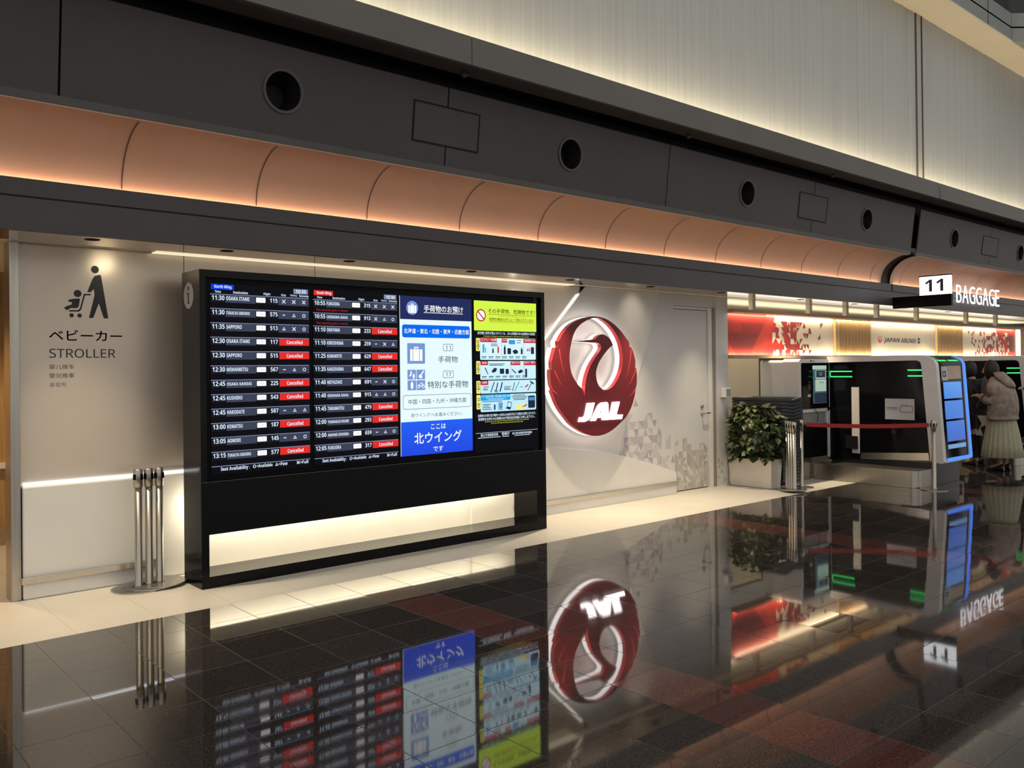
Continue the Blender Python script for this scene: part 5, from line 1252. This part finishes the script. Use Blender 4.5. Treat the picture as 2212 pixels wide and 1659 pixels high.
t, Wd = person((13.98, 4.89), (.10, .99), 'person in a taupe hooded jacket and long cream skirt, head bent over a phone', head=(0, .17, 1.42), armz=1.04, H=1.06)
b = MB(); p = [Wd(.03 * a, .345 + .05 * c, 1.05 + .07 * c) for a, c in ((-1, 0), (1, 0), (1, 1), (-1, 1))]; q = [tuple(Vector(x) + Vector((0, 0, .009))) for x in p]
b.add(p + q, [(0, 1, 2, 3), (4, 7, 6, 5), (0, 4, 5, 1), (1, 5, 6, 2), (2, 6, 7, 3), (3, 7, 4, 0)]); o = obj('phone', b, M['black_gloss']); tag(o, 'small dark phone held up by the person in the taupe jacket', 'phone')
b = MB(); cx, cy = 13.73, 5.16
t2 = empty('shoulder_bag', (13.64, 5.22, .78), 'black shoulder bag hanging in front of the cream skirted person', 'bag')
b.prism(rrect(5.12, 5.36, .62, .86, .05), 13.60, 13.70, YZ); obj('pouch', b, M['shoe'], t2, bevel=.01)
b = MB(); b.tube([(13.65, 5.14, .85), (13.68, 5.12, 1.0), (13.74, 5.05, 1.13), (13.78, 4.98, 1.20)], .010, 8); obj('strap', b, M['shoe'], t2)
person((13.40, 4.06), (-.75, .55), 'person in a dark coat and boots stepping in at the right edge', head=(0, .10, 1.48), H=1.07, coat='dark_cloth', lower='dark_cloth', hood=False, armz=1.16, step=.16, coat_hem=.62, hairlen=.06)
t, Wd = person((14.45, 5.42), (.3, .95), 'person in a dark coat half hidden behind the blue lit machine', head=(0, .14, 1.46), H=1.03, coat='dark_cloth', lower='dark_cloth', hood=False, armz=1.0, coat_hem=.66)
t3 = empty('backpack', (14.4, 5.3, 1.1), 'grey rounded backpack on the half hidden person beside the blue light line', 'backpack')
b = MB(); rg = []
for z, sx, sy in ((.92, .10, .05), (.94, .14, .075), (1.05, .155, .09), (1.22, .15, .085), (1.34, .12, .07), (1.38, .06, .04)):
    rg.append([Wd(sx * math.cos(a), -.225 + sy * math.sin(a), z) for a in [2 * PI * k / 24 for k in range(24)]])
b.loft(rg); obj('pack', b, M['grey_cloth'], t3)
b = MB(); b.tube([Wd(-.08, -.17, 1.30), Wd(-.09, -.02, 1.31), Wd(-.10, .15, 1.2), Wd(-.10, .19, 1.05)], .018, 8); b.tube([Wd(.08, -.17, 1.30), Wd(.09, -.02, 1.31), Wd(.10, .15, 1.2), Wd(.10, .19, 1.05)], .018, 8); obj('strap', b, M['grey_cloth'], t3)
t4 = empty('tote_bag', (14.28, 5.2, .5), 'white and black patterned tote bag between the machine and the skirted person', 'tote bag')
b = MB(); b.prism([(5.12, .50), (5.30, .50), (5.33, .80), (5.09, .80)], 14.10, 14.20, YZ); obj('sack', b, M['paper'], t4, bevel=.02)
b = MB(); b.flat([(5.13, .52), (5.2, .51), (5.24, .62), (5.17, .66)], 14.097, YZ); b.flat([(5.22, .68), (5.28, .56), (5.31, .70), (5.26, .77)], 14.097, YZ); obj('dark_pattern', b, M['ink'], t4, fix=False)
b = MB(); b.tube([(14.15, 5.12, .79), (14.17, 5.15, .95), (14.18, 5.22, 1.0), (14.17, 5.29, .95), (14.15, 5.33, .79)], .009, 8); obj('handle', b, M['ink'], t4)
